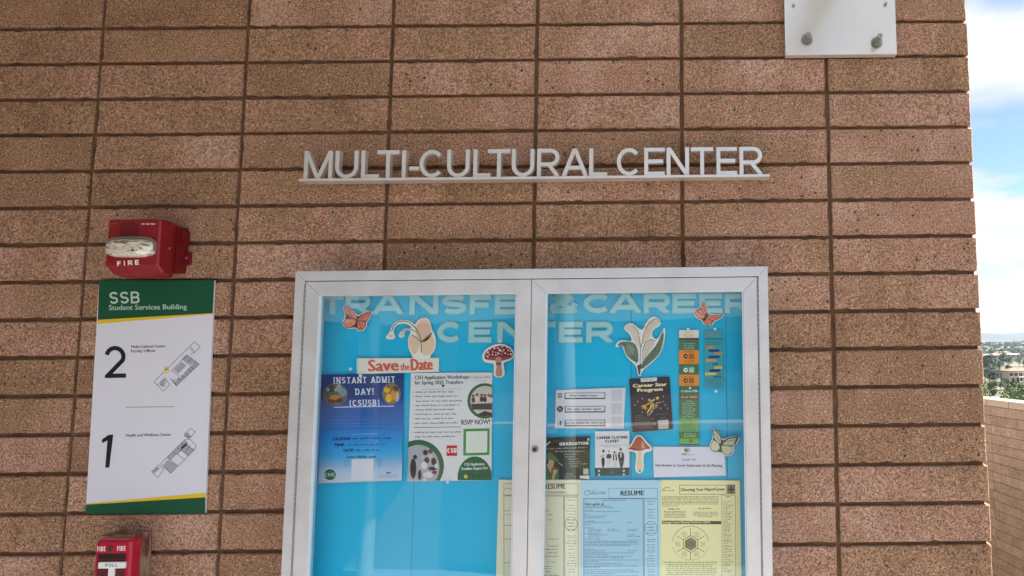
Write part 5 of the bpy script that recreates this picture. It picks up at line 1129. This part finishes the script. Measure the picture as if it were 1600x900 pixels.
f.disc(*Z([(1105, 330)])[0], 1.4, 1.8, (150, 130, 118), 'figure', 2, 10); f.poly(smooth(Z([(1075, 370), (1135, 370), (1152, 440), (1060, 445)]), 1), DK, 'figure', 2.5); f.poly(Z([(1078, 445), (1135, 445), (1128, 590), (1110, 590), (1106, 480), (1098, 590), (1075, 590)]), (206, 206, 214), 'figure', 2)
f.disc(*Z([(1195, 345)])[0], 1.5, 2.0, (74, 60, 54), 'figure', 2, 10); f.poly(Z([(1172, 375), (1190, 370), (1186, 470), (1165, 470)]), DK, 'figure', 2.5); f.poly(Z([(1205, 370), (1225, 375), (1235, 470), (1212, 470)]), DK, 'figure', 2.5); f.poly(Z([(1180, 470), (1225, 470), (1240, 585), (1218, 590), (1170, 585)]), (208, 206, 212), 'figure', 2)
f.disc(*Z([(1290, 300)])[0], 1.8, 2.4, (46, 38, 36), 'figure', 2, 12); f.poly(smooth(Z([(1255, 340), (1325, 340), (1348, 400), (1342, 470), (1320, 590), (1280, 590), (1262, 470), (1244, 400)]), 1), DK, 'figure', 2.5); f.poly(Z([(1280, 350), (1304, 350), (1300, 425), (1284, 425)]), (220, 220, 226), 'figure', 3); f.line(Z([(1296, 470), (1296, 590)]), .4, (150, 160, 166), 'figure', 3.3); f.done()
# --- white introduction card
Z = lambda p: tr(p, 970, 675, 8.889)
f = Flat('notice_card', 'white card reading Introduction to Career Planning under the pale green butterfly', 'notice', Z([(440, 230), (1430, 232), (1450, 630), (450, 655)]), (220, 222, 236), BD + .0050, thick=.0005)
f.disc(*Z([(912, 275)])[0], 5.2, 4, (176, 190, 166), 'crest', 1, 14); f.disc(*Z([(895, 280)])[0], 2.2, 3, (110, 130, 108), 'crest', 2, 9); f.line(Z([(925, 255), (920, 300)]), .8, (90, 110, 90), 'crest', 3)
a, b_ = Z([(835, 348), (1025, 346)]); f.text('USA', a[0], a[1], a[0] + 9, a[1], 3.2, (84, 88, 96), bold=.4); f.greek(a[0] + 10, b_[0], a[1] - 1.2, 1.3, (130, 134, 144), lay=2)
a, b_ = Z([(835, 428), (1028, 424)]); f.text('COUN 110', *a, *b_, 3.6, (120, 124, 142), bold=.2)
a, b_ = Z([(478, 502), (1400, 508)]); f.text('Introduction to Career Exploration & Life Planning', *a, *b_, 3.7, (56, 58, 74), bold=.35); f.done()

# --- three printed sheets along the bottom
# cream sheet behind the middle stiles
f = Flat('handout_sheet', 'cream RESUME handout passing behind the middle stiles of the case', 'handout', [(778.5, 752.5), (908.5, 752.5), (906, 930), (773, 930)], (228, 228, 200), BD + .0056, thick=.0004)
IK = (62, 62, 54)
f.text('RESUME', 850, 766.8, 882, 766.2, 7.2, (40, 42, 38), 'title', bold=.5); f.frame(786, 758.5, 903, 776.5, (110, 112, 96), .6, 'border')
a = (814, 772.3); f.text('Do Well with Customers', 818, 773.8, 882.5, 773.4, 3.2, (90, 92, 80), bold=.2)
f.line([(787, 768), (792, 765), (799, 768), (806, 763)], .8, (110, 112, 96), 'script')
f.frame(786, 777.5, 880, 918, (104, 106, 92), .7, 'border'); f.frame(880.8, 777.5, 902.5, 918, (104, 106, 92), .7, 'border')
for k, (x0_, x1_, y) in enumerate(((787, 796, 801), (787, 796, 807), (846, 858, 801), (855, 863, 806.5), (846, 850, 783), (846, 850, 809), (855, 863, 815), (786, 799, 823.5), (786, 802, 845), (786, 795, 882), (853, 872, 844.8), (855, 872, 855.8), (846, 872, 861), (853, 869, 866.5), (846, 872, 872), (854, 866, 880.5), (846, 861, 887.5), (846, 861, 891), (852, 860, 895.5), (846, 872, 902), (846, 870, 908))): f.greek(x0_, x1_, y, 1.1, IK, 1)
for k, y in enumerate((779.8, 784, 792.5, 797, 801.5, 806, 840, 843, 848, 852, 856, 861, 867, 871, 874, 879, 883, 887, 892, 896.5, 903)): f.greek(883.5, 900.5, y, 1.0, IK, random.uniform(.5, .98), al='c')
el = arcpts(891.5, 821.5, 9.6, 11.3, 0, 360, 30); f.line(el, .7, (90, 92, 80), 'ring')
for y in (815, 820, 825, 830): f.greek(885, 898.5, y, 1.6, (70, 72, 62), .9, al='c')
for x0_, x1_, y in ((785, 799, 776.6),): f.greek(x0_, x1_, y, .8, IK)
f.done()
# light blue sheet
f = Flat('handout_sheet', 'light blue RESUME handout at the bottom of the right door', 'handout', [(906.5, 753), (1031, 753), (1030, 930), (905.5, 930)], (172, 218, 238), BD + .0066, thick=.0004)
IB = (50, 76, 96)
f.text('RESUME', 969, 777.3, 1005, 776.6, 7.2, (34, 44, 58), 'title', bold=.8); f.frame(950, 765.5, 1026.5, 781.5, (110, 150, 170), .7, 'border')
f.line(arcpts(916, 773, 4, 3.6, 20, 330, 14), .6, IB, 'script', 2); f.text('rafton Hills', 920, 775.5, 945.5, 775, 4.6, (70, 100, 120), 'script'); f.greek(917, 931, 769.2, .9, IB, lay=2)
f.poly([(911.5, 781.8), (1004, 781.8), (1003, 925), (909.5, 925)], (160, 210, 234), 'body_panel', .5); f.frame(910.8, 781.5, 1004.5, 925, (62, 90, 110), .9, 'border'); f.frame(1005.5, 782, 1027, 925, (90, 126, 146), .7, 'border')
f.greek(940, 976, 784.4, 1.2, IB, .98, al='c'); f.greek(913.5, 943, 790.4, 2.8, (36, 56, 74), 1)
for k, (x0_, x1_, y) in enumerate(((913.5, 952, 793.4), (913.5, 958, 795.6), (913, 926, 799.5), (913, 968, 802), (913, 922, 806.5), (913, 948, 809), (913, 942, 811.6), (913, 928, 817), (913, 956, 819), (913, 922, 822), (979, 988, 819.2), (913, 928, 827.5), (918, 938, 830.5), (918, 938, 832.8), (948, 960, 829.5), (948, 970, 832), (979, 998, 829.8), (979, 993, 832), (913, 938, 836.5), (918, 948, 838.5), (979, 993, 838.5), (979, 1000, 841), (918, 936, 841.6), (913, 938, 845), (979, 1000, 846.5), (913, 995, 848.4), (913, 998, 850.6), (913, 998, 853), (913, 984, 855.2), (913, 928, 861), (913, 945, 863.4), (979, 994, 863), (913, 990, 866.5), (913, 950, 868.6), (913, 988, 871.6), (913, 974, 873.8), (913, 998, 877.5), (913, 935, 879.6), (913, 972, 883.4), (913, 996, 887), (913, 936, 889), (913, 990, 893), (913, 998, 896), (913, 960, 898.6), (913, 998, 902.4), (913, 996, 906))): f.greek(x0_, x1_, y, 1.05, (74, 104, 126), .99, lay=2)
for y in (786, 790.4, 798.6, 803, 807.5, 812, 845.4, 848.6, 854, 858, 862, 865, 871, 875.4, 879, 884, 888, 892, 896, 901): f.greek(1008, 1025, y, 1.1, IB, random.uniform(.45, .95), al='c')
f.line(arcpts(1016, 828.5, 9.6, 11.2, 0, 360, 30), .7, (74, 104, 126), 'ring')
for y in (822, 826.5, 831, 835.5): f.greek(1009.5, 1022.5, y, 1.5, (60, 86, 106), .9, al='c')
f.disc(964, 758, 1.6, 1.6, (196, 226, 236), 'tape', 1, 10); f.done()
# pale yellow sheet
Z = lambda p: tr(p, 1020, 745, 5.806)
f = Flat('handout_sheet', 'pale yellow Choosing Your Major/Career handout with a wheel diagram', 'handout', Z([(62, 44), (785, 50), (800, 1090), (50, 1090)]), (236, 234, 180), BD + .0048, thick=.0004)
IY = (84, 84, 58)
a, b_ = Z([(75, 130), (205, 135)]); f.line(Z([(85, 130), (110, 115), (150, 112)]), .9, (150, 120, 80), 'script'); f.greek(a[0], b_[0], Z([(0, 140)])[0][1], 1.2, IY, .9)
a, b_ = Z([(236, 90), (662, 176)]); f.frame(a[0], a[1], b_[0], b_[1], (90, 90, 66), .7, 'border'); a, b_ = Z([(248, 146), (650, 140)]); f.text('Choosing Your Major/Career', *a, *b_, 4.4, (66, 66, 50), 'title', bold=.4)
a, b_ = Z([(668, 86), (742, 172)]); f.rect(a[0], a[1], b_[0], b_[1], (120, 122, 106), 'map_mark', 1); c_ = Z([(705, 130)])[0]; f.line([(c_[0] - 5, c_[1]), (c_[0] + 5, c_[1])], 2, (28, 32, 40), 'map_mark', 2); f.line([(c_[0], c_[1] - 5.5), (c_[0], c_[1] + 5.5)], 2, (28, 32, 40), 'map_mark', 2.5)
def gk(x0, x1, y, h, c=IY, **kw): a, b_ = Z([(x0, y), (x1, y)]); f.greek(a[0], b_[0], a[1], h, c, lay=2, **kw)
for k, y in enumerate((195, 207, 219, 236, 248, 262)): gk(78, 595, y, 1.0, fill=.99)
gk(78, 240, 280, 1.0); gk(135, 245, 308, 1.6); gk(405, 530, 302, 1.6)
for k in range(5): gk(90 + 8 * (k % 2), 300 - 12 * (k % 2), 330 + k * 13, 1.0, al='c')
for k in range(4): gk(355, 590, 336 + k * 14, 1.0, al='c', fill=(.98, .97, .95, .55)[k])
a = Z([(76, 414), (614, 418), (614, 446), (76, 444)]); f.poly(a, (66, 62, 44), 'heading_bar', 1); a, b_ = Z([(84, 438), (515, 434)]); f.text('Strategic Career Planning Process at a Glance', *a, *b_, 3.2, (226, 224, 180), bold=.3, lay=3)
wc = Z([(335, 625)])[0]
hexp = lambda r, rot=30: [(wc[0] + r * math.cos(R(rot + 60 * k)), wc[1] + r * math.sin(R(rot + 60 * k))) for k in range(6)]
f.poly(hexp(10.4), (128, 128, 96), 'wheel', 1); h6 = hexp(13.2); f.line(h6 + [h6[0]], 1.0, (84, 84, 62), 'wheel', 2)
for k in range(6): a_ = R(30 + 60 * k); f.line([(wc[0] + 13.2 * math.cos(a_), wc[1] + 13.2 * math.sin(a_)), (wc[0] + 25 * math.cos(a_), wc[1] + 25 * math.sin(a_))], .8, (104, 104, 78), 'wheel', 2)
f.line(arcpts(wc[0], wc[1], 28.5, 28, 8, 172, 26), .7, (120, 120, 90), 'wheel', 2); f.line(arcpts(wc[0], wc[1], 28.5, 25, 190, 350, 26), .5, (160, 160, 120), 'wheel', 2)
for k in range(6):
    a_ = R(60 * k); cx_, cy_ = wc[0] + 19.5 * math.cos(a_), wc[1] - 17.5 * math.sin(a_)
    for j in range(4): f.greek(cx_ - 5, cx_ + 5, cy_ - 3 + j * 2.1, .8, (120, 120, 88), .85, lay=3, al='c')
for j in range(3): f.greek(wc[0] - 7, wc[0] + 7, wc[1] - 3 + j * 3, 1.0, (70, 70, 50), .9, lay=3, al='c')
a, b_ = Z([(618, 182), (745, 1040)]); f.frame(a[0], a[1], b_[0], b_[1], (120, 120, 84), .6, 'border'); gk(650, 712, 196, 1.6, al='c')
y = 240
while y < 880:
    gk(632, 724, y, .95, (112, 112, 78), fill=random.uniform(.4, .98)); y += random.choice((12, 12, 14, 18))
for k, (x0_, x1_) in enumerate(((90, 585), (110, 570), (130, 545), (110, 580), (110, 575), (130, 590), (110, 560))): gk(x0_, x1_, 790 + k * 18, 1.1, fill=.98)
f.done()

# --- push pins
M_PIN = mat((222, 228, 230), .15, coat=.5, name='clear_pin')
for px, py, what in ((663, 752, 'under the blue flyer'), (699, 756, 'at the foot of the white workshops flyer'), (548, 579.5, 'right end'), (1117, 517, 'above the teal flyer'), (1118, 614, 'under the teal flyer'), (1075, 517, 'above the green and orange flyer'), (563, 590, 'top of the blue flyer'), (898, 535, 'on the lower headline letter E'), (1031, 757, 'between the blue and yellow handouts'), (782, 536, 'above the red mushroom')):
    if what == 'right end': what = 'left of the blue flyer on the bare backing'; px, py = 547.5, 579.5
    p = W(px, py, BD + .010); mb = MB()
    mb.tube((p.x, -BD - .004, p.z), (p.x, -BD - .0115, p.z), .0016, .0022, M_PIN, 10); mb.tube((p.x, -BD - .0112, p.z), (p.x, -BD - .0132, p.z), .0040, .0036, M_PIN, 14)
    tag(mb.build('push_pin'), 'clear push pin ' + what, 'push pin', 'clear push pins')

# ================================================================== AIR
hz = MB(); hz.box(-8800, 8800, -8800, 8800, -40, 125, M_DARKGAP)
me = bpy.data.meshes.new('haze')
me.from_pydata(hz.v, [], hz.f)
mh = bpy.data.materials.new('haze'); mh.use_nodes = True; t = mh.node_tree; t.nodes.clear()
o_ = t.nodes.new('ShaderNodeOutputMaterial'); v_ = t.nodes.new('ShaderNodeVolumePrincipled'); v_.inputs['Color'].default_value = (.72, .84, 1, 1); v_.inputs['Density'].default_value = HAZE; v_.inputs['Anisotropy'].default_value = .2
t.links.new(v_.outputs[0], o_.inputs['Volume']); me.materials.append(mh)
ho = bpy.data.objects.new('haze', me); COL.objects.link(ho); ho['kind'] = 'stuff'
